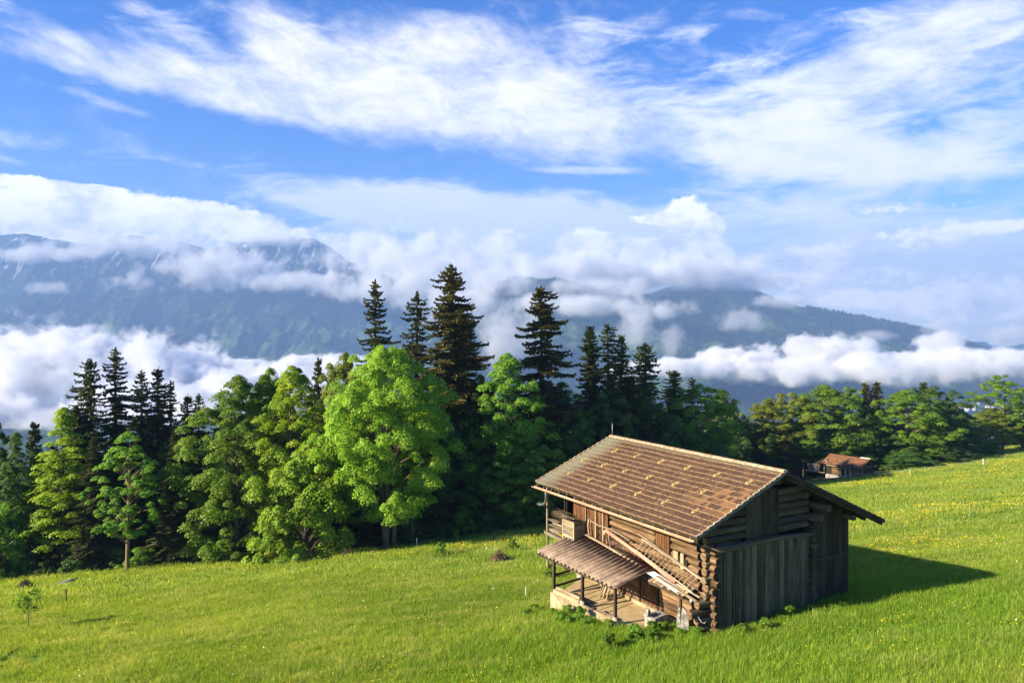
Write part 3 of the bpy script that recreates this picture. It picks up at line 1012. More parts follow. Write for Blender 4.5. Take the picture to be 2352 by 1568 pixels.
    for c_, d_ in (((-.222, 1.40, 3.06), (.02, .17, .42)), ((-.222, 1.83, 3.1), (.02, .16, .42))):
        q = MB(30); q.box(c_, d_, tone=.1); q.build('opening_shade', M['dark'], root)  # near-black plates on the wall, painted as the shade inside the openings

    # lower wall under the ledge: squared timbers, stable door
    q = MB(31)
    for k in range(5):
        zz = .28 + k * .36
        for (a, b) in ((.95, 3.36), (4.95, 7.6), (7.6, 10.9)):
            if k == 4: continue
            q.box((-.13 + r.uniform(-.02, .02), (a + b) / 2, zz + .02), (.16, b - a - .02, .345), tone=r.random())
    for k in range(9):
        a = 3.38 + k * .175
        q.box((-.15, a + .085, 1.62 + r.uniform(-.02, .02)), (.09, .165, .5), tone=r.random())
    q.build('wall_timbers', M['log_sun'], root)
    d = MB(32); a = 3.5
    while a < 4.75:
        d.box((-.17 + r.uniform(-.006, .006), a + .08, .78), (.04, .155, 1.15), tone=r.random()); a += .163
    dd = d.build('stable_door', M['plank_red'], root)
    q = MB(33); q.beam((-.205, 3.5, .42), (-.205, 4.8, .42), .09, .03, .8); q.build('door_batten', M['plank_red'], dd)
    q = MB(34)
    for v in (3.42, 4.84): q.box((-.2, v, .85), (.12, .08, 1.75), tone=.25)
    q.box((-.2, 4.12, 1.40), (.10, 1.4, .09), tone=.4)
    q.build('door_frame', M['post'], root)
    q = MB(35); q.box((-.16, 5.9, .03), (.3, 9.6, .28), tone=.5); q.build('plinth', M['concrete'], root)

    # ledge: little pent roof of boards above the stable door
    q = MB(36); v = .85
    while v < 7.4:
        wd = r.uniform(.13, .26)
        a = r.uniform(.8, .98)
        q.hexa([(-a, v, 1.80 + r.uniform(-.03, .02)), (-.1, v, 2.02), (-.1, v + wd - .01, 2.02), (-a, v + wd - .01, 1.80),
                (-a, v, 1.835), (-.1, v, 2.055), (-.1, v + wd - .01, 2.055), (-a, v + wd - .01, 1.835)], r.random())
        v += wd
    q.build('ledge_boards', M['plank_pale'], root)
    q = MB(37)
    q.beam((-.88, .8, 1.74), (-.88, 7.4, 1.74), .10, .12, .4)
    for v in (1.0, 3.4, 5.5, 7.2): q.beam((-.9, v, 1.68), (0, v, 1.9), .09, .12, .3)
    q.build('ledge_frame', M['post'], root)
    q = MB(38); q.box((-.85, 1.05, .72), (.10, .10, 2.1), tone=.3); q.build('ledge_post', M['post'], root)

    # ---- gable
    q = MB(41)
    for k in range(12):                                     # gable logs, ends sticking out at the sunny corner
        zz = .12 + k * .362
        out_ = -.72 + r.uniform(-.1, .08) if zz < 1.9 else (-.24 + r.uniform(-.2, .14))
        if k in (3,): out_ = -1.12
        q.log((out_, .16, zz), (2.0, .14, zz), .168 + r.uniform(-.02, .018), .165, 12, 5, .07, cap=1)
    q.build('gable_logs', [M['log_grey'], M['log_end']], root)
    qq = [MB(141), MB(142)]
    for k in range(12, 18):
        zz = .12 + k * .362
        if zz > 6.3: break
        lo = max(RU - (RZ - .32 - zz) / RT, -.3)
        for (a, b) in ((lo, 2.12), (4.28, 6.42)):
            if k == 14 and a < 2: a += .35
            if b - a > .3: qq[1 if a > 3 else 0].log((a, .06, zz), (b, .05 + r.uniform(-.02, .02), zz), .175, .17, 12, 5, .05, cap=1)
    for q in qq: q.build('gable_logs', [M['log_grey'], M['log_end']], root)
    q = MB(42)
    for k in range(1, 12):                                  # ends of the long wall logs beside the corner
        zz = .28 + k * .362 - .3
        q.log((.10, .5, zz), (.08 + r.uniform(-.03, .03), -.24 + r.uniform(-.2, .12), zz), .150 + r.uniform(-.02, .02), .16, 12, 2, .07, cap=1)
    q.build('corner_log_ends', [M['log_sun'], M['log_end_shaded']], root)
    q = MB(43); u = .34; k = 0
    while u < 6.34:
        wd = min(r.choice([.17, .2, .24, .29, .33, .36]), 6.42 - u)
        bot = -.25 + r.uniform(-.05, .1); top = 3.98 + .04 * math.sin(u) + r.uniform(-.02, .02)
        off = r.uniform(-.022, .022)
        sk = r.uniform(-.012, .012)
        q.hexa([(u, -.14 + off, bot), (u + wd - .03, -.14 + off, bot), (u + wd - .03, -.105 + off, bot), (u, -.105 + off, bot),
                (u + sk, -.14 + off, top), (u + wd - .03 + sk, -.14 + off, top), (u + wd - .03 + sk, -.105 + off, top), (u + sk, -.105 + off, top)], r.random())
        u += wd; k += 1
    q.build('gable_planks', M['plank_dark'], root)
    q = MB(44); q.tube([(.02, -.2, 4.0), (1.2, -.2, 4.06), (2.6, -.21, 4.13), (4, -.2, 4.13), (5.4, -.2, 4.06), (6.5, -.18, 3.98)], [.15, .15, .14, .13, .12, .11], 10, .9)
    q.build('gable_beam', M['log_grey'], root)
    q = MB(45)
    for (a, b) in ((2.16, 2.72), (2.72, 3.22), (3.24, 3.72), (3.72, 4.24)):
        q.box(((a + b) / 2, -.05 + r.uniform(-.01, .01), 5.3), (b - a - .015, .05, 2.35), tone=r.random())
    dr = q.build('hayloft_door', M['annex'], root)
    q = MB(46)
    for a in (2.12, 4.27, 3.23): q.box((a, -.08, 5.25), (.07, .05, 2.3), tone=.5)
    q.build('door_rails', M['annex'], dr)
    q = MB(47); z = .25                                     # ends of the partition logs
    while z < 4.9:
        rad = .165 + r.uniform(-.015, .02)
        q.log((6.66 + r.uniform(-.03, .03), .3, z), (6.66 + r.uniform(-.03, .03), -.26 + r.uniform(-.08, .06), z), rad, rad, 12, 2, .06, cap=1); z += .345
    q.build('partition_log_ends', [M['log_grey'], M['log_grey']], root)
    for (u, zz, out_, rad) in ((5.75, 6.05, -.55, .14), (6.95, 5.33, -.85, .185), (6.72, 4.82, -.6, .165), (3.84, 6.9, -.5, .15), (1.3, 5.85, -.4, .15), (9.2, 4.55, -.6, .14), (-.3, 5.12, -.35, .14)):
        q = MB(int(u * 9) + 70); q.log((u, 2, zz), (u, out_, zz), rad, rad * 1.05, 12, 4, .03, .8, cap=1); q.build('purlin', [M['log_grey'], M['log_grey']], root)
    # annex
    q = MB(48); u = 6.92
    while u < 9.5:
        wd = min(r.choice([.2, .26, .31, .36]), 9.52 - u)
        top = roof_z(u + wd / 2) - .3
        q.box((u + wd / 2, .02 + r.uniform(-.008, .008), (top - .1) / 2), (wd - .012, .03, top + .1), tone=r.random()); u += wd
    q.build('annex_planks', M['annex'], root)
    for c_, d_ in (((8.3, -.03, 2.55), (2.3, .03, .09)), ((9.05, -.035, 1.25), (.7, .03, .05)), ((9.0, -.035, .18), (.8, .03, .05))):
        q = MB(49); q.box(c_, d_, tone=.7); q.build('batten', M['annex'], root)
    q = MB(50); q.box((9.52, 5.9, 2.3), (.05, 11.8, 4.7), tone=.4); q.box((4.6, 11.98, 2.4), (9.8, .06, 5.2), tone=.4); q.build('wall_planks', M['annex'], root)
    q = MB(51)
    for k in range(12): q.lump((.1 + r.uniform(-.25, .3), -.35 + r.uniform(-.15, .25), -.35 + r.uniform(-.1, .35)), (.3, .28, .22), k)
    q.lump((.15, -.3, .1), (.3, .3, .3), 5)
    q.build('corner_stones', M['stone'], root)
    q = MB(52); q.box((3.2, .25, -.4), (6.6, .5, .8), tone=.5); q.box((.2, 5.5, -.5), (.5, 11, 1.0), tone=.5); q.box((8.2, .2, -.15), (2.7, .3, .5)); q.build('foundation', M['stone'], root)

    # ---- gallery shelf at the far end
    q = MB(60)
    for k in range(5): q.box((-.25 - k * .25, 10.9, 2.12 + r.uniform(-.01, .01)), (.22, 3.4, .05), tone=r.random())
    q.beam((-1.3, 9.3, 2.02), (-1.3, 12.6, 2.02), .1, .14, .4)
    for v in (9.4, 11, 12.4): q.beam((-1.3, v, 1.95), (.2, v, 1.95), .14, .16, .4)
    q.build('gallery_floor', M['pole'], root)
    q = MB(61); q.beam((-1.25, 12.35, .0), (-1.28, 12.35, 4.9), .10, .10, .6); q.build('gallery_corner_post', M['pole'], root)
    q = MB(62); q.box((.2, 12.3, 2.6), (.1, .1, 4.6)); q.beam((-1.3, 12.35, 4.72), (.4, 12.35, 4.9), .14, .14); q.build('gallery_frame', M['post'], root)

    # ---- lean-to porch
    A, B_, C_, D_ = Vector((-.25, 10.3, 2.5)), Vector((-.25, 3.5, 2.35)), Vector((-3.0, 3.27, 1.80)), Vector((-3.42, 10.05, 1.86))
    n = 20 * 12; P = []; F = []; U = []
    for i in range(n + 1):
        t = i / n; ph = t * 20 * 2 * math.pi
        s = math.sin(ph); h = .06 * (max(-1, min(1, s * 1.5)))
        jj = .012 * math.sin(i * .7)
        a = A.lerp(B_, t); b = D_.lerp(C_, t)
        P += [a + Vector((0, 0, h)), a.lerp(b, .5) + Vector((0, 0, h - .015)), b + Vector((jj, 0, h)), a + Vector((0, 0, h - .02)), a.lerp(b, .5) + Vector((0, 0, h - .035)), b + Vector((jj, 0, h - .02))]
        if i:
            c = (i - 1) * 6
            for (x, y) in ((0, 1), (1, 2), (4, 3), (5, 4), (2, 5), (3, 0)):
                F.append((c + x, c + y, c + 6 + y, c + 6 + x)); U.append([(0, 0), (1, 0), (1, 1), (0, 1)])
    F.append((0, 3, 4, 1)); U.append([(0, 0)] * 4); F.append((1, 4, 5, 2)); U.append([(0, 0)] * 4)
    c = n * 6; F.append((c + 1, c + 4, c + 3, c)); U.append([(0, 0)] * 4); F.append((c + 2, c + 5, c + 4, c + 1)); U.append([(0, 0)] * 4)
    q = MB(1); q.add(P, F, U, .5, 0, True); q.build('porch_roof', M['corr'], root)
    posts = [(-3.38, 8.16, 1.75), (-3.1, 5.85, 1.70), (-2.9, 3.34, 1.70)]
    q0 = None
    for i, (u, v, zt) in enumerate(posts):
        q = MB(80 + i); q.box((u, v, (zt + (.35 if i else -.9)) / 2), (.13, .13, zt - (.35 if i else -.9)), tone=.4); q.build('porch_post', M['post'], root)
        if i:
            q = MB(85 + i); q.tube([(u - .02, v, -1.6), (u - .02, v, -.5), (u - .01, v, .37)], [.16, .145, .13], 12); q.build('post_footing', M['concrete'], root)
    q = MB(90)
    q.beam((-3.38, 9.9, 1.72), (-3.1, 5.9, 1.70), .1, .1, .4); q.beam((-3.1, 5.9, 1.70), (-2.9, 3.3, 1.70), .1, .1, .4)
    for v in (3.45, 5.8, 8.1, 9.8): q.beam((-3.3 + (8 - v) * .06, v, 1.72), (-.1, v, 2.32), .08, .1, .4)
    q.build('porch_rafters', M['post'], root)
    for z1, z2 in ((1.05, 1.15), (.45, .5)):
        q = MB(91); q.beam((-3.38, 8.16, z1), (-.2, 8.7, z2), .1, .1, .4); q.build('porch_rail', M['post'], root)
    q = MB(92)
    q.hexa([(-3.3, 8.1, -1.7), (-2.78, 3.2, -1.7), (-.1, 2.2, -1.2), (-.1, 10, -1.2), (-3.3, 8.1, 0), (-2.78, 3.2, 0), (-.1, 2.1, 0), (-.1, 10, 0)][0:8], .5)
    q.build('porch_floor', M['floor'], root)
    q = MB(93)
    for k in range(7):
        a = 4.6 + k * .5
        q.beam((-2.85 - .03 * k, a, .012), (-.4, a + .6, .012), .012, .012, .1)
    q.build('floor_joints', M['post'], root)
    q = MB(94)
    q.beam((-3.42, 8.3, -.8), (-3.02, 4.5, -.75), .22, 1.9, .5); q.beam((-3.02, 4.5, -.77), (-2.86, 3.16, -.72), .21, 1.92, .5)
    q.build('porch_wall', M['concrete'], root)
    q = MB(95)
    q.beam((-3.42, 8.05, .27), (-3.16, 6.0, .27), .2, .18, .9); q.beam((-3.30, 8.0, .42), (-3.08, 6.1, .42), .12, .1, .6)
    q.build('wall_top_timbers', M['plank_pale'], root)
    return root


def place(o, loc=None, rz=0, label=None, cat=None, group=None):
    """put a top-level thing given in barn coordinates into the world"""
    m = Matrix.Translation(BARN_O) @ Matrix.Rotation(BARN_YAW, 4, 'Z')
    o.location = m @ Vector(loc)
    o.rotation_euler = (0, 0, BARN_YAW + rz)
    return tag(o, label, cat, group)


def build_props():
    r = random.Random(5)
    # ladder: long, hung slantwise on the wall above the ledge
    t = empty('ladder'); place(t, (0, 0, 2.0), 0, 'long grey wooden ladder hung slanting on the sunny log wall', 'ladder')
    a0, a1 = Vector((-.27, 4.62, 1.46)), Vector((-.27, -.02, .58))
    b0, b1 = Vector((-.62, 4.75, .92)), Vector((-.62, .5, .04))
    for p, q_ in ((a0, a1), (b0, b1)):
        q = MB(3); q.log(p, q_, .042, .036, 8, 10, .05, .8); q.build('rail', M['pole'], t)
    n = 15
    for i in range(n):
        k = (i + .5) / n
        q = MB(i); q.log(a0.lerp(a1, k * .97), b0.lerp(b1, k), .018, .018, 6, 2, .05, .6 + .4 * r.random()); q.build('rung', M['pole'], t)
    # second, lighter ladder rail
    q = MB(7); q.beam((0, 0, 0), (.02, -4.9, -1.02), .06, .05, .6); o = q.build('pole', M['pole']); place(o, (-.30, 4.9, 3.62 + .05), 0, 'straight grey pole lying along the wall just above the slanting ladder', 'pole')
    for i, (p, s, wd, lab) in enumerate((((-.72, 2.9, 2.12), (.0, -2.75, -.36), .15, 'grey board whose end sticks out over the slab of stone'), ((-.5, 2.2, 2.14), (.05, -2.0, -.26), .12, 'short grey board lying beneath the lower end of the ladder'),
                                         ((-.62, 9.2, 2.62), (.0, -5.2, -.42), .16, 'broken pale board running along the upper edge of the porch roof'))):
        q = MB(i); q.beam((0, 0, 0), s, wd, .04, .5 + .2 * i); o = q.build('board', M['plank_pale']); place(o, p, 0, lab, 'board')
    # salmon gutter pipe
    t = empty('drain_pipe'); place(t, (-.5, 7.45, 3.24), 0, 'salmon red plastic drain pipe lying aslant between ladder and porch roof', 'pipe')
    q = MB(3); q.tube([(0, 0, 0), (-.04, -2.9, -.5), (-.1, -5.75, -1.07)], .095, 12); q.build('pipe_body', M['salmon'], t)
    q = MB(3); q.tube([(-.02, .12, -.02), (-.02, .1, -.15), (-.05, .06, -.24)], .07, 10); q.build('pipe_elbow', M['salmon'], t)
    # zinc sheet
    P = []; F = []; U = []
    for i in range(33):
        h = .012 * math.sin(i * math.pi / 2)
        x = -.24 + .48 * i / 32
        P += [(x, 0, h + .06), (x, -2.25, h - .26)]
        if i: c = (i - 1) * 2; F.append((c, c + 2, c + 3, c + 1)); U.append([(0, 0)] * 4)
    nn = len(P); P += [(a, b, c - .008) for a, b, c in P]; F += [tuple(nn + i for i in f[::-1]) for f in F[:]]; U += U[:]
    q = MB(1); q.add(P, F, U); o = q.build('metal_sheet', M['sheet']); place(o, (-.72, 3.5, 2.13), 0, 'bright zinc sheet lying on the ledge below the red pipe', 'metal sheet')
    # hay rack
    t = empty('hay_rack'); place(t, (-.45, 8.9, 2.2), 0, 'old wooden hay rack with many slats hanging on the log wall', 'rack')
    q = MB(1); q.tube([(0, .1, 1.22), (0, -.7, 1.14), (.02, -1.6, 1.17), (.05, -2.5, 1.1), (.08, -3.4, .95)], .04, 8, .9); q.build('rail', M['pole'], t)
    q = MB(2); q.tube([(-.02, .22, 1.3), (-.06, .26, .95), (-.05, .2, .5), (0, .05, .12)], .05, 8, .9); q.build('end_bow', M['pole'], t)
    q = MB(2); q.tube([(.03, -1.5, 1.2), (-.05, -1.7, .7), (-.08, -1.95, .1)], .03, 8, .9); q.build('brace', M['pole'], t)
    for i in range(13):
        q = MB(i); a = -.45 - i * .16; q.log((.04, a, 1.13), (.12, a - .05, .35 + r.uniform(-.1, .1)), .022, .02, 6, 2, .05); q.build('slat', M['log_grey'], t)
    q = MB(5)
    for i in range(6):
        q.tube([(.0, -2.3 - i * .13, 1.05 - i * .03), (-.1, -2.5 - i * .16, .75), (-.07, -2.45 - i * .17, .4), (.02, -2.2 - i * .15, .12)], .018, 6, .4)
    for i in range(5):
        z = .25 + i * .18; q.tube([(-.02, -2.1, z + .1), (-.1, -2.6, z), (-.08, -3.2, z - .04), (0, -3.5, z)], .016, 6, .4)
    q.build('wicker', M['log_grey'], t)
    # hutch-like crate
    t = empty('wooden_crate'); place(t, (-.95, 10.0, 2.16), .10, 'tall grey slatted wooden crate standing on the gallery shelf', 'crate')
    for z in range(7):
        for nm, (c, d) in {'f': ((-.36, 0, .12 + z * .15), (.03, 1.0, .135)), 's': ((0, -.5, .12 + z * .15), (.72, .03, .135))}.items():
            q = MB(z + 20); q.box(c, d, tone=r.random()); q.build('slat', M['pole'], t)
    for x in (-.36, .36):
        for y in (-.5, .5): q = MB(7); q.box((x, y, .57), (.07, .07, 1.14), tone=.8); q.build('corner_batten', M['plank_pale'], t)
    q = MB(8)
    for y in (-.42, -.2, 0, .22, .44): q.box((0, y, 1.24), (.8, .14, .03), Matrix.Rotation(.25, 3, 'Y'), tone=r.random())
    q.box((-.36, 0, 1.12), (.05, 1.0, .08)); q.build('lid', M['plank_pale'], t)
    q = MB(9); q.box((.0, 0, .56), (.66, .94, 1.05), tone=.2); q.build('back', M['dark'], t)  # near-black block filling the crate, inner shade put into its colour
    # stacked boards left of the crate
    for i in range(9):
        q = MB(i + 40); L = r.uniform(.9, 1.7)
        q.box((0, 0, 0), (r.uniform(.2, .34), L, .045), Matrix.Rotation(r.uniform(-.12, .12), 3, 'Z'), tone=r.random())
        o = q.build('stacked_board', M['pole'])
        place(o, (-1.0 + r.uniform(-.1, .2), 11.6 + r.uniform(-.15, .2), 2.2 + i * .085), 0, 'rough grey board in the untidy pile left of the slatted crate', 'board', 'boards piled on the gallery shelf')
    q = MB(3); q.lump((0, 0, 0), (.3, .8, .1), 4); o = q.build('moss_cushion', M['moss']); place(o, (-1.1, 11.0, 2.22), 0, 'yellow green moss cushion on the shelf edge before the crate', 'moss')
    # roll of wire netting
    q = MB(4)
    for j in range(26):
        an0 = r.random() * 6; rad = r.uniform(.18, .33); y = r.uniform(-.75, .75)
        q.tube([(rad * math.cos(an0 + k * .6), y + .03 * k, rad * .9 * math.sin(an0 + k * .6)) for k in range(8)], .012, 4, .5, cap=False)
    for j in range(10):
        an = j * .63; q.tube([(.3 * math.cos(an + k * .15), -.8 + k * .32, .27 * math.sin(an + k * .15)) for k in range(6)], .012, 4, .5, cap=False)
    q.tube([(0, -.75, 0), (0, .75, 0)], [.2, .22], 10, .2)
    o = q.build('wire_netting_roll', M['log_grey']); place(o, (-.75, 11.5, 3.22), 0, 'dark bundled roll of netting on top of the board pile', 'roll')
    # stakes
    for i in range(11):
        q = MB(i + 60); L = r.uniform(.8, 1.15)
        q.log((0, 0, 0), (.42 + r.uniform(-.1, .1), r.uniform(-.15, .15), L), .035, .03, 6, 2, .1, r.random())
        o = q.build('stake', M['plank_pale']); place(o, (-1.45 + .06 * (i % 4), 6.1 + i * .075, .03), 0, 'split wooden stake leaning in the bundle under the porch roof', 'stake', 'stakes leaning under the porch roof')
    # rubble on the porch wall
    for i, (u, v, lab) in enumerate(((-3.0, 4.95, 'dark squared block sitting on the porch wall by the middle post'), (-2.97, 4.45, 'thin grey board lying flat on the porch wall'), (-2.9, 4.05, 'last thin board on the porch wall towards the near post'))):
        q = MB(i); q.box((0, 0, 0), (.26 if i else .16, .7 if i else .2, .06 if i else .14), Matrix.Rotation(.15 * i, 3, 'Z'), tone=.8 if i else .1)
        o = q.build('board' if i else 'block', M['plank_pale'] if i else M['post']); place(o, (u, v, .245 - .02 * i), 0, lab, 'board' if i else 'block')
    # trough
    t = empty('stone_trough'); place(t, (-1.25, 2.35, 0), .25, 'hollowed rough stone trough at the open end of the porch', 'trough')
    q = MB(2)
    W_, D2, Hh = .95, .62, .52
    for c, d in (((0, -D2 / 2 + .07, Hh / 2), (W_, .14, Hh)), ((0, D2 / 2 - .07, Hh / 2), (W_, .14, Hh * .96)), ((-W_ / 2 + .07, 0, Hh / 2 - .01), (.14, D2 - .28, Hh * .98)), ((W_ / 2 - .07, 0, Hh / 2 + .02), (.14, D2 - .28, Hh)), ((0, 0, .1), (W_ - .28, D2 - .28, .2))):
        q.box(c, d, Matrix.Rotation(r.uniform(-.03, .03), 3, 'Y'), tone=r.random())
    q.build('basin', M['stone'], t)
    q = MB(2); q.hexa([(-.18, -.1, 0), (.16, -.1, 0), (.16, .12, 0), (-.18, .12, 0), (-.05, -.06, .3), (.04, -.06, .3), (.04, .06, .3), (-.05, .06, .3)]); o = q.build('stone_shard', M['stone']); place(o, (-1.6, 2.5, .52), .3, 'dark triangular stone shard standing on the trough rim', 'stone')
    for i, (u, v, s, lab) in enumerate(((-.95, 1.72, .42, 'rounded stone lying in front of the trough'), (-.5, 1.75, .3, 'smaller flat stone between trough and ledge post'), (-.35, 2.3, .26, 'little pale stone close to the plinth'))):
        q = MB(i); q.lump((0, 0, 0), (s, s * .8, s * .6), i, blocky=.3); o = q.build('stone', M['stone']); place(o, (u, v, -.12), 0, lab, 'stone')
    # slab
    t = empty('stone_slab'); place(t, (-.80, .98, -.38), -.75, 'tall pale grey stone slab leaning upright beside the corner logs', 'slab')
    pts = [(-.27, 0), (.27, 0), (.27, .9), (.24, 1.25), (.17, 1.45), (.05, 1.6), (-.1, 1.66), (-.2, 1.52), (-.24, 1.2), (-.26, .6)]
    P = [(x, -.09 + .05 * z, z) for x, z in pts] + [(x, .09 + .05 * z, z) for x, z in pts]; n = len(pts)
    F = [tuple(range(n)), tuple(range(n, 2 * n))[::-1]] + [(i, n + i, n + (i + 1) % n, (i + 1) % n) for i in range(n)]
    q = MB(2); q.add(P, F, [[(0, 0)] * len(f) for f in F], .9); q.build('slab_body', M['stone'], t)
    q = MB(3); q.box((0, 0, 0), (.9, .6, .3), Matrix.Rotation(.2, 3, 'Z')); o = q.build('foundation_stone', M['ystone']); place(o, (-.8, .98, -.52), 0, 'yellow flat foundation stone carrying the grey slab', 'stone')
    # hoop
    q = MB(4); q.tube([(-.02, 0, .2), (-.03, -.14, .0), (-.03, -.32, -.14), (-.02, -.5, -.16), (0, -.58, -.05)], .012, 5); o = q.build('cable_loop', M['wire']); place(o, (-.74, .1, 1.12), 0, 'thin pale cable loop hanging from the protruding log ends', 'cable')
    # block of iron lamp-like hanger near ledge post
    q = MB(5); q.lump((0, 0, 0), (.1, .1, .22), 3); o = q.build('insulator', M['white']); place(o, (-.52, .72, 1.62), 0, 'small white insulator with orange wire under the ledge corner', 'insulator')


def build_small_barn():
    """second barn at the edge of the wood"""
    d = 131.0
    px, py = 1977.7, 1101.0
    az, el = azel(px, py)
    X = math.tan(az) * d
    zz = gzf(X, d)
    zz = math.tan(el) * math.hypot(X, d)
    root = empty('barn', (X, d, zz), .62, 'small weathered barn with rust red tiled roof in front of the wood', 'barn')
    r = random.Random(4)
    W, L, H = 4.6, 6.9, 2.25       # across, along, eave height
    ru, rz, tt = 2.35, 3.55, .5
    q = MB(1)
    for side, ln in ((-1, 3.1), (1, 3.0)):
        tile_slope(q, ru, rz, tt, ln, side, -.45, L + .5, 11, .3, .02, .03)
    q.build('roof', M['tile2'], root)
    q = MB(2)
    for side, ln in ((-1, 3.05), (1, 2.95)):
        q.beam((ru, L / 2, rz - .07), (ru + side * ln, L / 2, rz - .07 - tt * ln), L + .8, .05, .3)
    q.build('roof_boarding', M['annex'], root)
    q = MB(3); q.tube([(ru, -.5, rz + .03), (ru, 1.4, rz + .03)], .1, 8); q.build('ridge_cap', M['white'], root)
    q = MB(4); z = .1
    while z < H - .05:
        for (a, b) in ((0, 1.95), (2.9, 5.0)) if z < 1.55 else ((0, 3.0), (3.7, L)):
            if z < 1.55 and a > 2: a, b = 3.9, 5.6
            q.box((0, (a + b) / 2, z + .11), (.16, b - a, .215), tone=r.random())
        if z > 1.5: pass
        z += .225
    q.build('plank_wall', M['log_sun'], root)
    q = MB(5); q.box((.12, L / 2, H / 2), (.08, L - .1, H), tone=.3); q.box((W / 2, L - .1, 1.4), (W, .1, 2.8)); q.box((W - .1, L / 2, 1.2), (.1, L, 2.4)); q.build('inner_boarding', M['dark'], root)
    q = MB(6)
    for a in (3.78, 2.86, 2.0): q.box((-.09, a, .78), (.1, .5 if a != 3.78 else .28, 1.5), tone=.7)
    q.build('door_jambs', M['plank_pale'], root)
    q = MB(7)
    z = 0.0
    q.box((W / 2, 0, .65), (W - .1, .1, 1.4), tone=.5)
    q.build('red_gable_boards', M['red_wall'], root)
    q = MB(8); z = 1.36
    while z < 3.4:
        lo = max(.02, ru - (rz - .15 - z) / tt); hi = min(W - .02, ru + (rz - .15 - z) / tt)
        if hi - lo > .2: q.box(((lo + hi) / 2, -.02, z + .1), (hi - lo, .08, .2), tone=r.random())
        z += .21
    q.build('gable_boards', M['annex'], root)
    q = MB(9); q.beam((-.45, 1.6, 1.78), (-.45, 6.4, 1.85), .5, .1, .9); q.build('balcony_shelf', M['plank_pale'], root)
    q = MB(9)
    for v, in ((3.1,), (6.35,)): q.beam((-.6, v, 1.8), (-.6, v, 2.95), .07, .07, .9)
    q.beam((-.6, 6.0, 2.5), (-.6, 6.9, 2.65), .06, .06, .9); q.build('balcony_posts', M['pole'], root)
    # open annex with upright boards at the far end
    q = MB(10); v = L + .2; k = 0
    while v < L + 3.6:
        if not (L + .2 <= v < L + .9):
            hh = 1.75 - .22 * (v - L - 1) if v > L + 1 else 1.7
            q.box((-.1, v + .1, hh / 2 + .1), (.05, .2, hh), Matrix.Rotation(r.uniform(-.04, .04), 3, 'X'), tone=r.random())
        v += .215
    q.build('annex_boards', M['pole'], root)
    q = MB(11); q.beam((-.1, L, 1.85), (-.1, L + 3.6, 1.45), .1, .1); q.beam((-.3, L, .2), (-.3, L + 3.9, .15), .12, .12, .9); q.beam((.4, L + .5, 0), (.4, L + .5, 2), .1, .1); q.build('annex_frame', M['pole'], root)
    q = MB(12)
    q.hexa([(-.9, L, 2.15), (2.2, L, 2.9), (2.2, L + 1.6, 2.6), (-.9, L + 1.6, 1.9), (-.9, L, 2.2), (2.2, L, 2.95), (2.2, L + 1.6, 2.65), (-.9, L + 1.6, 1.95)], .3); q.build('annex_roof', M['annex'], root)
    q = MB(13); q.box((W / 2, L / 2, -.45), (W, L, 1.0), tone=.5); q.build('foundation', M['stone'], root)
    # bathtub by the gable
    c, s = math.cos(.62), math.sin(.62)
    g = lambda u, v: (X + u * c - v * s, d + u * s + v * c)
    q = MB(14)
    P = []; F = []; U = []
    N = 20
    for (rad, z) in ((.8, .0), (.95, .45), (1.0, .47), (.9, .45), (.72, .08)):
        for k in range(N):
            an = 2 * math.pi * k / N; P.append((math.cos(an) * rad * .95, math.sin(an) * rad * .42, z))
    for j in range(4):
        for k in range(N):
            k2 = (k + 1) % N; F.append((j * N + k, j * N + k2, (j + 1) * N + k2, (j + 1) * N + k)); U.append([(0, 0)] * 4)
    F.append(tuple(range(N))[::-1]); U.append([(0, 0)] * N); F.append(tuple(4 * N + k for k in range(N))); U.append([(0, 0)] * N)
    q.add(P, F, U, .9); o = q.build('bathtub', M['white'])
    x, y = g(1.5, -.9); o.location = (x, y, zz + .12); o.rotation_euler = (0, 0, .62)
    tag(o, 'white bathtub used as a water trough by the small barn gable', 'bathtub')
    q = MB(15); q.beam((0, 0, -.3), (.03, 0, 2.0), .08, .08, .9); o = q.build('fence_post', M['pole']); x, y = g(-.2, -.3); o.location = (x, y, zz)
    tag(o, 'grey upright stake at the near corner of the small barn', 'post')
    q = MB(15); q.beam((0, 0, -1.3), (.03, 0, 1.4), .09, .09, .9); o = q.build('fence_post', M['pole']); x, y = g(-1.2, L + 3.9); o.location = (x, y, zz)
    tag(o, 'grey upright stake left of the small barn annex', 'post')
    return root
# ------------------------------------------------------------------ trees
def rot_frames(N, rng, spin=None):
    """two tangent vectors for every unit normal"""
    a = rng.normal(size=N.shape); a -= (a * N).sum(1, keepdims=True) * N
    a /= np.linalg.norm(a, axis=1, keepdims=True) + 1e-9
    return a, np.cross(N, a)


def leaf_quads(P, N, size, rng, aspect=.75):
    A, B = rot_frames(N, rng)
    s = (size * rng.uniform(.6, 1.35, len(P)))[:, None]
    bend = N * s * rng.uniform(-.25, .1, (len(P), 1))
    V = np.stack([P - A * s * .5, P - B * s * .5 * aspect + bend, P + A * s * .5, P + B * s * .5 * aspect + bend], 1).reshape(-1, 3)
    F = np.arange(len(P) * 4).reshape(-1, 4)
    return V, F


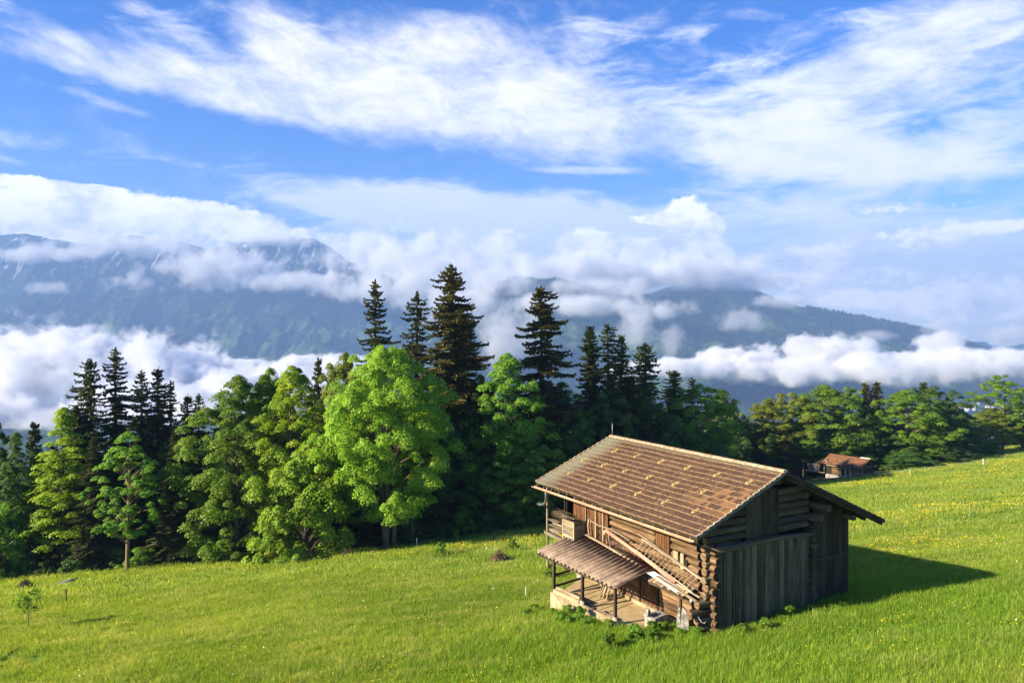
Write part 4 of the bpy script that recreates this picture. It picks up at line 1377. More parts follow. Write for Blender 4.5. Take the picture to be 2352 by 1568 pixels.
def crown_shape(kind, h):
    """relative radius at relative height 0..1 of the crown"""
    if kind == 'round': return np.sqrt(np.clip(1 - (2 * h - 1) ** 2, 0, 1)) ** .8
    if kind == 'egg': return np.clip(np.sin(np.pi * np.clip(h, 0, 1) ** .80), 0, 1) ** .6
    if kind == 'column': return np.clip(1.12 * (1 - h ** 3.2), 0, 1) ** .7 * (0.72 + .28 * np.sin(np.pi * np.clip(h * 1.15, 0, 1)))
    if kind == 'cone': return np.clip((1 - h) ** .75 * (.55 + .75 * np.clip(h * 4, 0, .6)), 0, 1)
    if kind == 'half': return np.sqrt(np.clip(1 - h ** 2.2, 0, 1))
    return 1 - h


def broadleaf(name, H, W, base, kind, seed, leaves, leaf=.30, clumps=110, clump_r=None, fill=.72, droop=.35, sparse=0.0):
    """crown mesh and wood mesh of a broadleaf tree; base = height of the lowest leaves"""
    rng = np.random.default_rng(seed)
    CH = H - base; Rr = W / 2
    cr = clump_r or max(.55, .105 * W)
    # clump centres: mostly in the outer shell of the envelope, lobed outline
    h = rng.uniform(.02, .985, clumps * 5); an = rng.uniform(0, 2 * np.pi, clumps * 5)
    keep = rng.random(clumps * 5) < crown_shape(kind, h) ** .9 + .02
    h, an = h[keep][:clumps], an[keep][:clumps]
    lob = 1.0 + .15 * np.sin(an * 2 + seed + h * 4) + .12 * np.sin(an * 3 - h * 9 + seed * 2) + .12 * np.sin(an * 5 + h * 17)
    rad = crown_shape(kind, h) * lob * (1 - .6 * rng.random(len(h)) ** 1.9) * Rr
    rad = np.clip(rad - cr * .55, 0, None)
    Cc = np.stack([np.cos(an) * rad, np.sin(an) * rad, base + h * (CH - cr * .6) + cr * .3], 1)
    k = rng.integers(0, len(Cc), leaves)
    rc = cr * rng.uniform(.6, 1.35, len(Cc))
    u = rng.normal(size=(leaves, 3)); u /= np.linalg.norm(u, axis=1, keepdims=True)
    u[:, 2] = np.abs(u[:, 2]) * rng.choice([1, 1, 1, -1], leaves)      # mostly the upper side of each spray
    rr = rng.random(leaves) ** .38
    off = u * (rr * rc[k])[:, None]; off[:, 2] *= fill
    out_ = Cc[k].copy(); out_[:, 2] = 0; ol = np.linalg.norm(out_, axis=1, keepdims=True) + .1
    out_ = out_ / ol
    P = Cc[k] + off
    P[:, 2] -= droop * rc[k] * (np.linalg.norm(off[:, :2], axis=1) / rc[k]) ** 2
    N = u * 1.0 + out_ * .25 + np.array([0, 0, .30]) + rng.normal(size=(leaves, 3)) * .45
    N /= np.linalg.norm(N, axis=1, keepdims=True)
    V, F = leaf_quads(P, N, leaf, rng)
    # clump tone + leaf tone (a tree is not one green)
    tone = np.clip(.5 + .20 * rng.normal(size=len(Cc))[k] + .17 * rng.normal(size=leaves), 0, 1)
    me = np_mesh('crown', V, F, tone)
    # wood
    q = MB(seed)
    lean = rng.uniform(-.02, .02, 2)
    tr = max(.03, .014 * H)
    pts = [(lean[0] * H * t, lean[1] * H * t, H * .93 * t - .4) for t in (0, .03, .12, .3, .5, .7, .86, 1)]
    q.tube(pts, [tr * 1.35, tr * 1.05, tr * .92, tr * .8, tr * .6, tr * .4, tr * .2, tr * .06], 9, .6)
    for i in range(0, len(Cc), max(1, len(Cc) // 70)):
        c = Cc[i]
        zb = max(base * .8, c[2] - np.hypot(c[0], c[1]) * rng.uniform(.5, .95))
        a = np.array([lean[0] * zb, lean[1] * zb, zb]); m = (a + c) / 2 + np.array([0, 0, .12 * np.hypot(c[0], c[1])])
        r0 = tr * .35 * (1 - .6 * zb / H)
        q.tube([tuple(a), tuple(m), tuple(c)], [r0, r0 * .6, r0 * .2], 5, .5, cap=False)
    return me, q


def spruce(name, H, W, seed, base=.12, dens=1.0, lopsided=0.0, hang=.55, bushy=1.0, topthin=.85):
    rng = np.random.default_rng(seed)
    q = MB(seed)
    tr = .011 * H + .06
    q.tube([(0, 0, -.5), (0, 0, H * .25), (.05, 0, H * .6), (.02, .03, H * .985)], [tr * 1.2, tr, tr * .55, .02], 8, .4)
    P, D, S, NN, T = [], [], [], [], []
    z = H * base
    while z < H * .985:
        t = (z - H * base) / (H * (1 - base))
        nb = int(round((rng.integers(2, 4)) * dens))
        a0 = rng.random() * 6.28
        for b in range(max(2, nb)):
            az = a0 + b * 6.283 / max(2, nb) + rng.uniform(-.7, .7); zb_ = z; z_ = z + rng.uniform(-.25, .25)
            L = W / 2 * ((1 - t) ** topthin) * rng.uniform(.45, 1.12) * (1 + .16 * math.sin(z * 1.3 + seed)) + .25
            if rng.random() < .10: L *= 1.25
            if rng.random() < .10: L *= .5
            L *= 1 + lopsided * math.cos(az)
            n = max(4, int(L / .16))
            s = (np.arange(n) + .5) / n
            rise = .18 * (t - .35) + rng.uniform(-.06, .06)
            drop = -(.52 - .30 * t) * s ** 1.3 + .40 * np.clip(s - .55, 0, 1) ** 1.5 * 1.6 + rise * s
            c = np.stack([np.cos(az) * L * s, np.sin(az) * L * s, z_ + L * drop], 1)
            q.tube([(0, 0, z_), tuple(c[n // 2]), tuple(c[-1])], [.035 + .012 * L, .02, .008], 4, .4, cap=False)
            dirv = np.array([math.cos(az), math.sin(az), 0]); side = np.array([-dirv[1], dirv[0], 0])
            wid = L * .30 * np.sin(np.pi * np.clip(s * .85 + .12, 0, 1)) + .12
            for sg in (-1, 1, -1, 1, 0):
                m = int(n * bushy * 1.3)
                idx = rng.integers(0, n, m)
                if sg == 0:   # hanging twigs
                    p0 = c[idx] + side * rng.uniform(-.6, .6, (m, 1)) * wid[idx][:, None]
                    dd = np.stack([rng.normal(size=m) * .25, rng.normal(size=m) * .25, -np.ones(m)], 1)
                    ln = rng.uniform(.25, .75, m) * hang * (1 - .5 * t) * 1.4
                else:
                    p0 = c[idx] + rng.normal(size=(m, 3)) * .03
                    dd = side * sg + dirv * rng.uniform(.3, .9, (m, 1)) + np.array([0, 0, -1.]) * rng.uniform(.0, .45, (m, 1)) + np.array([0, 0, .12])
                    ln = wid[idx] * rng.uniform(.5, 1.15, m)
                dd = dd / np.linalg.norm(dd, axis=1, keepdims=True)
                P.append(p0); D.append(dd); S.append(ln); T.append(np.full(m, t))
            # tuft on the tip
            m = 4
            P.append(np.repeat(c[-1:], m, 0)); dd = dirv + rng.normal(size=(m, 3)) * .35 + np.array([0, 0, .35]); dd /= np.linalg.norm(dd, axis=1, keepdims=True)
            D.append(dd); S.append(np.full(m, .3)); T.append(np.full(m, t))
        z += (.19 + .16 * (1 - t)) * rng.uniform(.6, 1.5) * (H / 30)
    # leader
    m = 26; P.append(np.stack([np.zeros(m), np.zeros(m), H * rng.uniform(.93, .99, m)], 1)); dd = rng.normal(size=(m, 3)) * .5 + np.array([0, 0, .9]); dd /= np.linalg.norm(dd, axis=1, keepdims=True)
    D.append(dd); S.append(np.full(m, .45)); T.append(np.full(m, 1.0))
    P = np.concatenate(P); D = np.concatenate(D); S = np.concatenate(S); T = np.concatenate(T)
    N = rng.normal(size=P.shape) * .5 + np.array([0, 0, 1.0]); N -= (N * D).sum(1, keepdims=True) * D; N /= np.linalg.norm(N, axis=1, keepdims=True)
    B = np.cross(N, D)
    w = (.090 + .06 * rng.random(len(P)))[:, None] * (H / 30) ** .3
    L = S[:, None]
    V = np.stack([P - B * w * .5, P + D * L * .55 - B * w, P + D * L, P + D * L * .5 + B * w], 1).reshape(-1, 3)
    F = np.arange(len(P) * 4).reshape(-1, 4)
    tone = np.clip(.45 + .25 * rng.normal(size=len(P)), 0, 1)
    return np_mesh('crown', V, F, tone), q


LEAF = {}


def leaf_mats():
    LEAF['maple'] = foliage('maple_leaves', (.12, .22, .011), (.22, .36, .020), (.34, .48, .05), .45)
    LEAF['yellow'] = foliage('yellow_green_leaves', (.13, .215, .007), (.235, .34, .012), (.36, .46, .025), .45)
    LEAF['green'] = foliage('mid_green_leaves', (.075, .155, .013), (.145, .27, .022), (.24, .37, .04), .45)
    LEAF['olive'] = foliage('olive_leaves', (.10, .13, .014), (.175, .22, .022), (.25, .30, .035), .42)
    LEAF['deep'] = foliage('deep_green_leaves', (.034, .085, .015), (.07, .145, .023), (.12, .21, .035), .42)
    LEAF['needle'] = foliage('spruce_needles', (.028, .040, .012), (.062, .078, .020), (.12, .13, .03), .25)
    LEAF['needle_brown'] = foliage('brownish_spruce_needles', (.034, .038, .012), (.088, .085, .022), (.17, .14, .03), .25)
    LEAF['needle_green'] = foliage('green_spruce_needles', (.028, .05, .012), (.06, .09, .018), (.10, .14, .03), .2)
    M['bark'] = simple('grey_bark', (.07, .055, .04), (.20, .165, .12), 7, .95, .7)
    M['bark_dark'] = simple('dark_bark', (.028, .021, .016), (.075, .058, .045), 7, .95, .7)
    M['bark_pale'] = simple('pale_brown_bark', (.13, .085, .05), (.26, .18, .11), 6, .95, .7)  # bark of a lighter brown than the other trees


def ground_px(x, D):
    t = (x - 1176) / F_PX
    return t * D, D, gzf(t * D, D)


def top_h(y, D, z):
    return (HOR - y) / F_PX * D - z


# ---- broadleaf masters: H, W, base, kind, seed, leaves, leaf size, clumps
BM = {}
BMSPEC = {
    'maple': (23.0, 16.5, 2.8, 'egg', 3, 125999, 0.221, 480, .95, .62, .55),
    'tallcol': (22.0, 9.0, .4, 'column', 5, 67200, 0.197, 330, .68, .5, .7),
    'widecol': (21.5, 11.0, .3, 'column', 8, 89600, 0.205, 400, .75, .55, .6),
    'round': (17.0, 11.0, 1.5, 'round', 13, 56000, 0.221, 260, .78, .55, .5),
    'egg': (19.0, 10.5, 1.2, 'egg', 17, 61599, 0.213, 290, .75, .55, .55),
    'slender': (15.5, 7.0, 3.4, 'egg', 23, 23800, 0.197, 150, .52, .4, .6),
    'layered': (19.0, 9.5, 2.6, 'cone', 29, 44800, 0.189, 300, .72, .24, .5),
    'shrub': (9.0, 9.5, .0, 'half', 31, 39200, 0.213, 200, .7, .6, .5),
    'sparse': (16.0, 9.0, 1.6, 'egg', 37, 26000, 0.23, 190, .6, .8, .1),
    'bush': (3.0, 4.2, .0, 'half', 41, 6300, 0.164, 40, .42, .7, .3),
}
SM = {}
SMSPEC = {
    'classic': (34, 9.5, 51, .16, 1.1, .0, .55, 1.5, .66), 'broad': (36, 12.5, 52, .18, 1.25, .0, .8, 1.6, .60), 'thin': (26, 6.5, 53, .2, .9, .0, .5, 1.3, .7),
    'scraggy': (30, 8.0, 54, .22, .8, .25, .6, 1.1, .6), 'dense': (30, 9.0, 55, .08, 1.3, .0, .6, 1.8, .65), 'ragged': (31, 8.5, 61, .24, .7, -.22, .95, 1.2, .55), 'slim': (28, 6.2, 64, .12, 1.0, .12, .6, 1.4, .62), 'stout': (33, 11, 67, .2, 1.1, .1, .8, 1.5, .5),
    'small': (14, 4.4, 56, .06, 1.2, .0, .35, 1.1, .9),
}
TREES = [
 # kind, px x, px top y, distance, px crown width, leaf, label
 ('maple', 887, 782, 81, 292, 'maple', 'big light green maple with pale double trunk, broadest tree at the meadow edge', 'bark_pale'),
 ('widecol', 545, 852, 83, 250, 'green', 'tall green broadleaf tree leafy to the ground, right of the dark spruce group'),
 ('tallcol', 672, 828, 82, 190, 'yellow', 'yellow green tall tree between the green one and the big maple'),
 ('shrub', 700, 1010, 78, 230, 'maple', 'light green leafy mound spreading at the foot of the yellow green tree'),
 ('egg', 790, 803, 92, 170, 'olive', 'olive brown crowned tree peeping out behind the left side of the big maple'),
 ('egg', 622, 838, 93, 140, 'green', 'green crown rising behind the yellow green tree'),
 ('slender', 290, 985, 78, 140, 'green', 'slender young maple with bare straight trunk in front of the dark spruces', 'bark_pale'),
 ('layered', 146, 926, 84, 205, 'yellow', 'layered yellow green tree at the left with feathery top'),
 ('layered', 36, 985, 83, 130, 'deep', 'dark green layered tree second from the left picture edge'),
 ('egg', -20, 945, 86, 100, 'deep', 'dark tree cut by the left picture edge'),
 ('tallcol', 605, 850, 85, 150, 'green', 'slender green tree squeezed between the tall green and the yellow green tree'),
 ('shrub', 8, 1150, 81, 100, 'green', 'low green tree at the left picture edge'),
 ('widecol', 1000, 905, 90, 170, 'deep', 'dark green tree in the shadow right behind the big maple'),
 ('tallcol', 1165, 800, 93, 190, 'green', 'tall green tree below the dark spruces right of the big maple'),
 ('egg', 1205, 1000, 91, 160, 'green', 'mid green tree standing in front of the tall spruce right of the maple'),
 ('egg', 1290, 872, 102, 170, 'deep', 'deep green rounded tree beneath the brown spruce'),
 ('round', 1385, 890, 106, 140, 'deep', 'dark rounded tree behind the far end of the barn roof'),
 ('egg', 1320, 1010, 98, 130, 'deep', 'low deep green tree left behind the barn gable ridge'),
 ('egg', 1490, 905, 110, 150, 'deep', 'dark green tree above the middle of the barn ridge'),
 ('round', 1605, 880, 116, 170, 'green', 'broad green tree above the right half of the barn ridge'),
 ('egg', 1660, 890, 134, 110, 'deep', 'dark tree just right of the broad green one above the barn ridge'),
 ('shrub', 1600, 985, 112, 150, 'deep', 'bushy dark tree directly behind the barn ridge'),
 ('egg', 1760, 912, 149, 120, 'olive', 'olive tree left of the lighter group above the small barn'),
 ('round', 1815, 898, 153, 150, 'olive', 'olive rounded tree in the group above the small barn'),
 ('egg', 1893, 880, 152, 190, 'green', 'tall fresh green tree straight above the small barn'),
 ('round', 1955, 886, 156, 110, 'green', 'green tree on the right shoulder of the group above the small barn'),
 ('shrub', 1905, 1005, 149, 120, 'maple', 'small bright green maple right behind the small barn roof'),
 ('shrub', 1835, 1030, 149, 120, 'green', 'green shrubby tree left of the small barn'),
 ('egg', 2082, 892, 152, 160, 'green', 'bright green tree right of the twin spruces'),
 ('round', 2135, 885, 160, 150, 'deep', 'deep green tree right of the bright green one'),
 ('egg', 2185, 930, 160, 130, 'deep', 'dark rounded tree at the right end of the wood'),
 ('shrub', 2085, 1035, 143, 120, 'deep', 'low dark tree right behind the small barn'),
 ('shrub', 2160, 1020, 150, 160, 'deep', 'low dark leafy tree at the foot of the right wood'),
 ('egg', 2215, 985, 172, 90, 'deep', 'last dark tree of the wood before the gap'),
 ('sparse', 2303, 858, 178, 120, 'green', 'airy sparse tree on the slope at the right edge'),
 ('egg', 2275, 935, 172, 88, 'olive', 'dense olive pointed tree below the airy one at the right edge'),
 ('egg', 2350, 925, 176, 110, 'green', 'green tree cut by the right picture edge'),
 ('shrub', 2255, 1010, 168, 70, 'olive', 'low olive bush tree at the top of the slope'),
 ('shrub', 2400, 950, 182, 120, 'green', 'green tree beyond the right picture edge'),
 ('egg', 1715, 960, 146, 120, 'deep', 'dark tree above the right end of the barn ridge'),
 ('layered', 1440, 960, 104, 120, 'deep', 'dark layered tree behind the lightning rod'),
 ('egg', 2020, 960, 152, 110, 'deep', 'dark tree below the twin spruces'),
]
SPRUCES = [
 ('ragged', 207, 820, 88, 120, 'needle', 'ragged dark spruce, left one of the two tallest at the left'),
 ('classic', 265, 796, 90, 135, 'needle', 'tallest dark spruce of the left group'),
 ('thin', 325, 850, 90, 95, 'needle', 'narrow dark spruce third from the left in the left group'),
 ('slim', 362, 842, 92, 95, 'needle_brown', 'thin brownish spruce in the middle of the left group'),
 ('scraggy', 392, 872, 93, 90, 'needle', 'ragged spruce behind the thin brownish one'),
 ('slim', 430, 905, 95, 80, 'needle', 'dark spruce with blunt top near the right end of the left group'),
 ('thin', 456, 903, 97, 76, 'needle', 'last dark spruce of the left group beside the green tree'),
 ('dense', 405, 985, 82, 95, 'needle', 'dark low spruce branched to the ground right of the slender maple'),
 ('dense', 448, 1010, 83, 85, 'needle_green', 'low dark spruce at the end of the left group beside the bright green tree'),
 ('dense', 215, 1000, 82, 90, 'needle', 'low dark spruce between the layered tree and the slender maple'),
 ('small', 78, 970, 90, 70, 'needle', 'small dark spruce tip between the two layered trees'),
 ('slim', 176, 930, 87, 90, 'needle', 'dark spruce partly hidden by the layered yellow green tree'),
 ('thin', 507, 893, 97, 60, 'needle', 'spruce tip showing left above the tall green tree'),
 ('small', 731, 823, 108, 60, 'needle', 'small spruce tip showing between yellow green and olive crowns'),
 ('classic', 862, 640, 99, 140, 'needle', 'tall dark spruce rising behind the top of the big maple'),
 ('scraggy', 958, 668, 99, 130, 'needle', 'spruce with wide open upturned branches left of the tallest spruce'),
 ('broad', 1037, 604, 95, 205, 'needle_brown', 'tallest and broadest spruce right of the big maple'),
 ('dense', 1062, 700, 101, 150, 'needle', 'dark spruce hidden behind the tallest one'),
 ('stout', 1243, 656, 101, 165, 'needle_brown', 'broad brownish spruce standing alone right of the tallest one'),
 ('dense', 1128, 900, 104, 120, 'needle', 'dark low spruce between the two broad spruces'),
 ('dense', 1356, 745, 108, 110, 'needle_green', 'greenish pointed spruce left of the forked spruce'),
 ('scraggy', 1396, 741, 107, 120, 'needle', 'spruce with long upcurved bare branches'),
 ('slim', 1428, 765, 110, 80, 'needle_green', 'slim green spruce right of the one with bare branches'),
 ('ragged', 1482, 785, 113, 125, 'needle_green', 'open spruce right of the slim green one'),
 ('dense', 1446, 860, 108, 120, 'needle', 'dark spruce in the gap before the open spruce'),
 ('stout', 1548, 848, 118, 100, 'needle_green', 'ragged spruce above the middle of the barn ridge'),
 ('thin', 1590, 866, 121, 70, 'needle_green', 'thin spruce behind the broad green tree'),
 ('small', 1651, 893, 142, 64, 'needle', 'small spruce in the dip of the tree line'),
 ('small', 1684, 922, 148, 60, 'needle', 'smaller spruce right of the dip in the tree line'),
 ('dense', 1702, 985, 148, 90, 'needle', 'dark spruce filling the dip above the barn roof end'),
 ('small', 1988, 879, 158, 62, 'needle_brown', 'left brown one of the twin spruces in the right wood'),
 ('small', 2014, 877, 158, 62, 'needle_brown', 'right one of the twin spruces in the right wood'),
 ('small', 2122, 878, 170, 60, 'needle_green', 'spruce tip behind the deep green tree on the right'),
]


def plant(kind, spec, x, y, D, w, leafm, label, bark, spr, idx, base_lift=0.0):
    X, Y, z = ground_px(x, D)
    H = top_h(y, D, z); Wm = w / F_PX * D * (1.28 if spr else 1.14)
    masters = SM if spr else BM
    me, wood_me, h0, w0 = masters[kind]
    t = empty('spruce_tree' if spr else 'broadleaf_tree', (X, Y, z), (idx * 2.399) % 6.28, label, 'tree')
    t.scale = (Wm / w0, Wm / w0, H / h0)
    m = me.get(leafm)
    if m is None:
        m = me['_'].copy(); m.materials.clear(); m.materials.append(LEAF[leafm]); me[leafm] = m
    c = bpy.data.objects.new('crown', m); C.objects.link(c); c.parent = t
    b = wood_me.get(bark)
    if b is None:
        b = wood_me['_'].copy(); b.materials.clear(); b.materials.append(M[bark]); wood_me[bark] = b
    tr = bpy.data.objects.new('trunk', b); C.objects.link(tr); tr.parent = t
    return t


def to_mesh(q, name):
    o = q.build(name, M['bark']); me = o.data; bpy.data.objects.remove(o); return me


def build_trees():
    leaf_mats()
    for k, s in BMSPEC.items():
        me, q = broadleaf(k, *s)
        BM[k] = ({'_': me}, {'_': to_mesh(q, 'trunk')}, s[0], s[1])
    for k, s in SMSPEC.items():
        H, W, seed, base, dens, lop, hang, bushy, tt = s
        me, q = spruce(k, H, W, seed, base, dens, lop, hang, bushy, tt)
        SM[k] = ({'_': me}, {'_': to_mesh(q, 'trunk')}, H, W)
    i = 0
    for row in TREES:
        kind, x, y, D, w, lm, lab = row[:7]
        bark = row[7] if len(row) > 7 else 'bark'
        plant(kind, None, x, y, D, w, lm, lab, bark, False, i); i += 1
    # second stem of the big maple and thin young stems around it
    X, Y, z = ground_px(868, 80.6)
    q = MB(3); q.tube([(0, 0, -.3), (-.25, 0, 2.0), (-.5, .3, 5.5), (-1.2, .6, 9)], [.30, .24, .20, .12], 10, .7)
    q.tube([(.75, .2, -.3), (.9, .2, 2.2), (1.1, .3, 6)], [.27, .23, .18], 10, .5)
    mp = bpy.data.objects['broadleaf_tree']
    o = q.build('stem', M['bark_pale'], mp); o.scale = (1 / mp.scale.x, 1 / mp.scale.y, 1 / mp.scale.z); o.rotation_euler = (0, 0, 0)
    for (kind, x, y, D, w, lm, lab) in SPRUCES:
        plant(kind, None, x, y, D, w, lm, lab, 'bark_dark', True, i); i += 1
    # inner rows of the wood: only seen as darkness between the front trees
    rng = random.Random(77)
    rows = []
    for x in range(-60, 2230, 62):
        base_d = float(edge_y((x - 1176) / F_PX))
        for row in range(2):
            D = base_d + (24 if 1600 < x < 2100 else 12) + row * 11 + rng.uniform(-3, 3)
            xx = x + row * 30 + rng.uniform(-14, 14)
            # skyline limit: stay below the front trees
            lim = np.interp(xx, [-60, 150, 480, 500, 700, 800, 1100, 1330, 1450, 1600, 1700, 1760, 1900, 2150, 2230], [1010, 1000, 960, 930, 880, 850, 830, 870, 880, 920, 985, 960, 920, 935, 1000])
            rows.append((xx, lim + rng.uniform(15, 70) + row * 10, D, rng))
    for (xx, y, D, _) in rows:
        sp = rng.random() < .6
        if sp:
            plant('dense', None, xx, y, D, rng.uniform(80, 110), 'needle', 'dark spruce deep inside the wood, mostly hidden by the front trees', 'bark_dark', True, i)
        else:
            plant('egg', None, xx, y, D, rng.uniform(110, 150), 'deep', 'dark broadleaf tree deep inside the wood, mostly hidden by the front trees', 'bark_dark', False, i)
        bpy.context.scene.collection.objects[-1]
        i += 1
    for o in list(C.objects):
        if o.get('label', '').endswith('mostly hidden by the front trees'): o['group'] = 'trees inside the wood'
    # undergrowth along the edge of the meadow
    j = 0
    for x in list(range(-10, 1250, 36)) + list(range(1700, 2240, 40)):
        D = float(edge_y((x - 1176) / F_PX)) + rng.uniform(1.0, 4.0)
        if 1740 < x < 2050: D += 19
        X, Y, z = ground_px(x + rng.uniform(-12, 12), D)
        bb = 'bush'
        me, wme, h0, w0 = BM[bb]
        s = rng.uniform(.5, 1.25)
        lm = rng.choice(['deep', 'deep', 'green', 'deep'])
        t = empty('undergrowth_bush', (X, Y, z - .1), rng.random() * 6, 'low leafy bush in the undergrowth along the edge of the wood', 'bush', 'bushes along the edge of the wood')
        t.scale = (s, s, s * rng.uniform(.6, 1.1))
        if lm not in me:
            m = me['_'].copy(); m.materials.clear(); m.materials.append(LEAF[lm]); me[lm] = m
        if 'bark_dark' not in wme:
            m = wme['_'].copy(); m.materials.clear(); m.materials.append(M['bark_dark']); wme['bark_dark'] = m
        c = bpy.data.objects.new('foliage', me[lm]); C.objects.link(c); c.parent = t
        c = bpy.data.objects.new('stems', wme['bark_dark']); C.objects.link(c); c.parent = t
    # young planted tree at the left
    X, Y, z = 0, 0, 0
    az, el = azel(65, 1447); D = 41.0
    for _ in range(30):
        X = math.tan(az) * D; z = gzf(X, D); D += (z - math.tan(el) * math.hypot(X, D)) * -2.0
    me, q = broadleaf('young', 2.75, 1.9, 1.15, 'round', 61, 2600, .085, 44, .20, .9, .0)
    t = empty('young_tree', (X, D, z), 0, 'small newly planted tree with light green crown at the lower left', 'tree')
    link('crown', me, LEAF['maple'], t); q.build('trunk', M['bark'], t)
    # thin saplings and stems at the edge
    for (x, D, h, lab) in ((793, 81, 6.5, 'thin pale sapling trunk left of the big maple'), (948, 82, 5.5, 'thin pale sapling trunk right of the big maple')):
        X, Y, z = ground_px(x, D); t = empty('sapling', (X, Y, z), 0, lab, 'sapling')
        q = MB(x); q.tube([(0, 0, -.2), (-.1, 0, h * .5), (.1, 0, h)], [.11, .08, .05], 7); q.build('stem', M['bark_pale'], t)
    # bush tip over the ridge
    X, Y = (1457 - 1176) / F_PX * 50, 50
    me, q = broadleaf('tip', 6.4, 1.6, 1.5, 'round', 66, 900, .13, 22, .3, .8, .1)
    z = gzf(X, Y); t = empty('sapling', (X, Y, z), 0, 'light green sapling tip peeping over the barn ridge', 'sapling')
    t.scale = (1, 1, ((HOR - 1001) / F_PX * 50 - z) / 6.4)
    link('crown', me, LEAF['maple'], t); q.build('stem', M['bark'], t)
# ------------------------------------------------------------------ grass, flowers, fence, far village
def blade_mat():
    m, t, out = new_mat('grass_blades')
    col, n2, n3, geo = meadow_color(t)
    at = t.new('ShaderNodeAttribute', attribute_name='tone').outputs['Fac']
    col = t.mix(t.ramp(at, .75, 1.0, 0, .55, 'LINEAR'), col, (.34, .34, .12))
    v = t.new('ShaderNodeVectorMath', operation='SCALE')
    t.l.new(col, v.inputs[0]); t.l.new(t.math('ADD', t.math('MULTIPLY', at, .7), .75), v.inputs['Scale'])
    b = t.new('ShaderNodeBsdfDiffuse'); t.l.new(v.outputs[0], b.inputs[0])
    tr = t.new('ShaderNodeBsdfTranslucent'); t.l.new(t.mix(1.0, v.outputs[0], (1.5, 1.35, .6), 'MULTIPLY'), tr.inputs[0])
    mx = t.new('ShaderNodeMixShader'); mx.inputs[0].default_value = .5
    t.l.new(b.outputs[0], mx.inputs[1]); t.l.new(tr.outputs[0], mx.inputs[2]); t.l.new(mx.outputs[0], out.inputs[0])
    return m


def tuft(seed, n, R0, h0, h1, w0, mat):
    rng = np.random.default_rng(seed)
    a = rng.uniform(0, 6.28, n); rr = R0 * np.sqrt(rng.random(n))
    P = np.stack([np.cos(a) * rr, np.sin(a) * rr, np.full(n, -.05)], 1)
    h = rng.uniform(h0, h1, n); b = rng.uniform(0, 6.28, n); ln = rng.uniform(.05, .55, n) * h
    D = np.stack([np.cos(b), np.sin(b), np.zeros(n)], 1); S = np.stack([-D[:, 1], D[:, 0], D[:, 2]], 1)
    w = (w0 * rng.uniform(.6, 1.3, n))[:, None]
    Z = np.array([0, 0, 1.0])
    m = P + D * (ln * .35)[:, None] + Z * (h * .6)[:, None]
    tp = P + D * ln[:, None] + Z * h[:, None]
    V = np.stack([P - S * w, P + S * w, m + S * w * .8, m - S * w * .8, tp], 1).reshape(-1, 3)
    i = np.arange(n)[:, None] * 5
    F = np.concatenate([np.concatenate([i, i + 1, i + 2], 1), np.concatenate([i, i + 2, i + 3], 1), np.concatenate([i + 3, i + 2, i + 4], 1)])
    tone = np.tile(rng.random(n), 3)
    me = np_mesh('tuft', V, F, tone); me.materials.append(mat)
    return bpy.data.objects.new('grass_tuft', me)


def scatter(name, pts, scl, sources, mat, seed=1):
    """one stuff object: points carrying instances of small tufts, by geometry nodes"""
    me = bpy.data.meshes.new(name)
    me.vertices.add(len(pts)); me.vertices.foreach_set('co', np.ascontiguousarray(pts, dtype=np.float32).ravel())
    at = me.attributes.new('scl', 'FLOAT', 'POINT'); at.data.foreach_set('value', np.ascontiguousarray(scl, dtype=np.float32))
    me.update(); me.materials.append(mat)
    o = bpy.data.objects.new(name, me); C.objects.link(o)
    ng = bpy.data.node_groups.new(name, 'GeometryNodeTree')
    ng.interface.new_socket('Geometry', in_out='INPUT', socket_type='NodeSocketGeometry')
    ng.interface.new_socket('Geometry', in_out='OUTPUT', socket_type='NodeSocketGeometry')
    gi = ng.nodes.new('NodeGroupInput'); go = ng.nodes.new('NodeGroupOutput')
    j = ng.nodes.new('GeometryNodeJoinGeometry')
    idx = ng.nodes.new('GeometryNodeInputIndex')
    for k, s in enumerate(sources):
        ip = ng.nodes.new('GeometryNodeInstanceOnPoints')
        oi = ng.nodes.new('GeometryNodeObjectInfo'); oi.inputs['Object'].default_value = s
        oi.inputs['As Instance'].default_value = True
        md = ng.nodes.new('ShaderNodeMath'); md.operation = 'MODULO'; md.inputs[1].default_value = len(sources)
        cp = ng.nodes.new('FunctionNodeCompare'); cp.data_type = 'FLOAT'; cp.operation = 'EQUAL'; cp.inputs[1].default_value = k; cp.inputs['Epsilon'].default_value = .1
        ng.links.new(idx.outputs[0], md.inputs[0]); ng.links.new(md.outputs[0], cp.inputs[0])
        rv = ng.nodes.new('FunctionNodeRandomValue'); rv.data_type = 'FLOAT_VECTOR'
        rv.inputs[0].default_value = (-.08, -.08, 0); rv.inputs[1].default_value = (.08, .08, 6.283); rv.inputs['Seed'].default_value = seed + k
        na = ng.nodes.new('GeometryNodeInputNamedAttribute'); na.data_type = 'FLOAT'; na.inputs['Name'].default_value = 'scl'
        ng.links.new(gi.outputs[0], ip.inputs['Points']); ng.links.new(cp.outputs[0], ip.inputs['Selection'])
        ng.links.new(oi.outputs['Geometry'], ip.inputs['Instance']); ng.links.new(rv.outputs[0], ip.inputs['Rotation'])
        ng.links.new(na.outputs[0], ip.inputs['Scale'])
        ng.links.new(ip.outputs[0], j.inputs[0])
    ng.links.new(j.outputs[0], go.inputs[0])
    md = o.modifiers.new('scatter', 'NODES'); md.node_group = ng
    return o


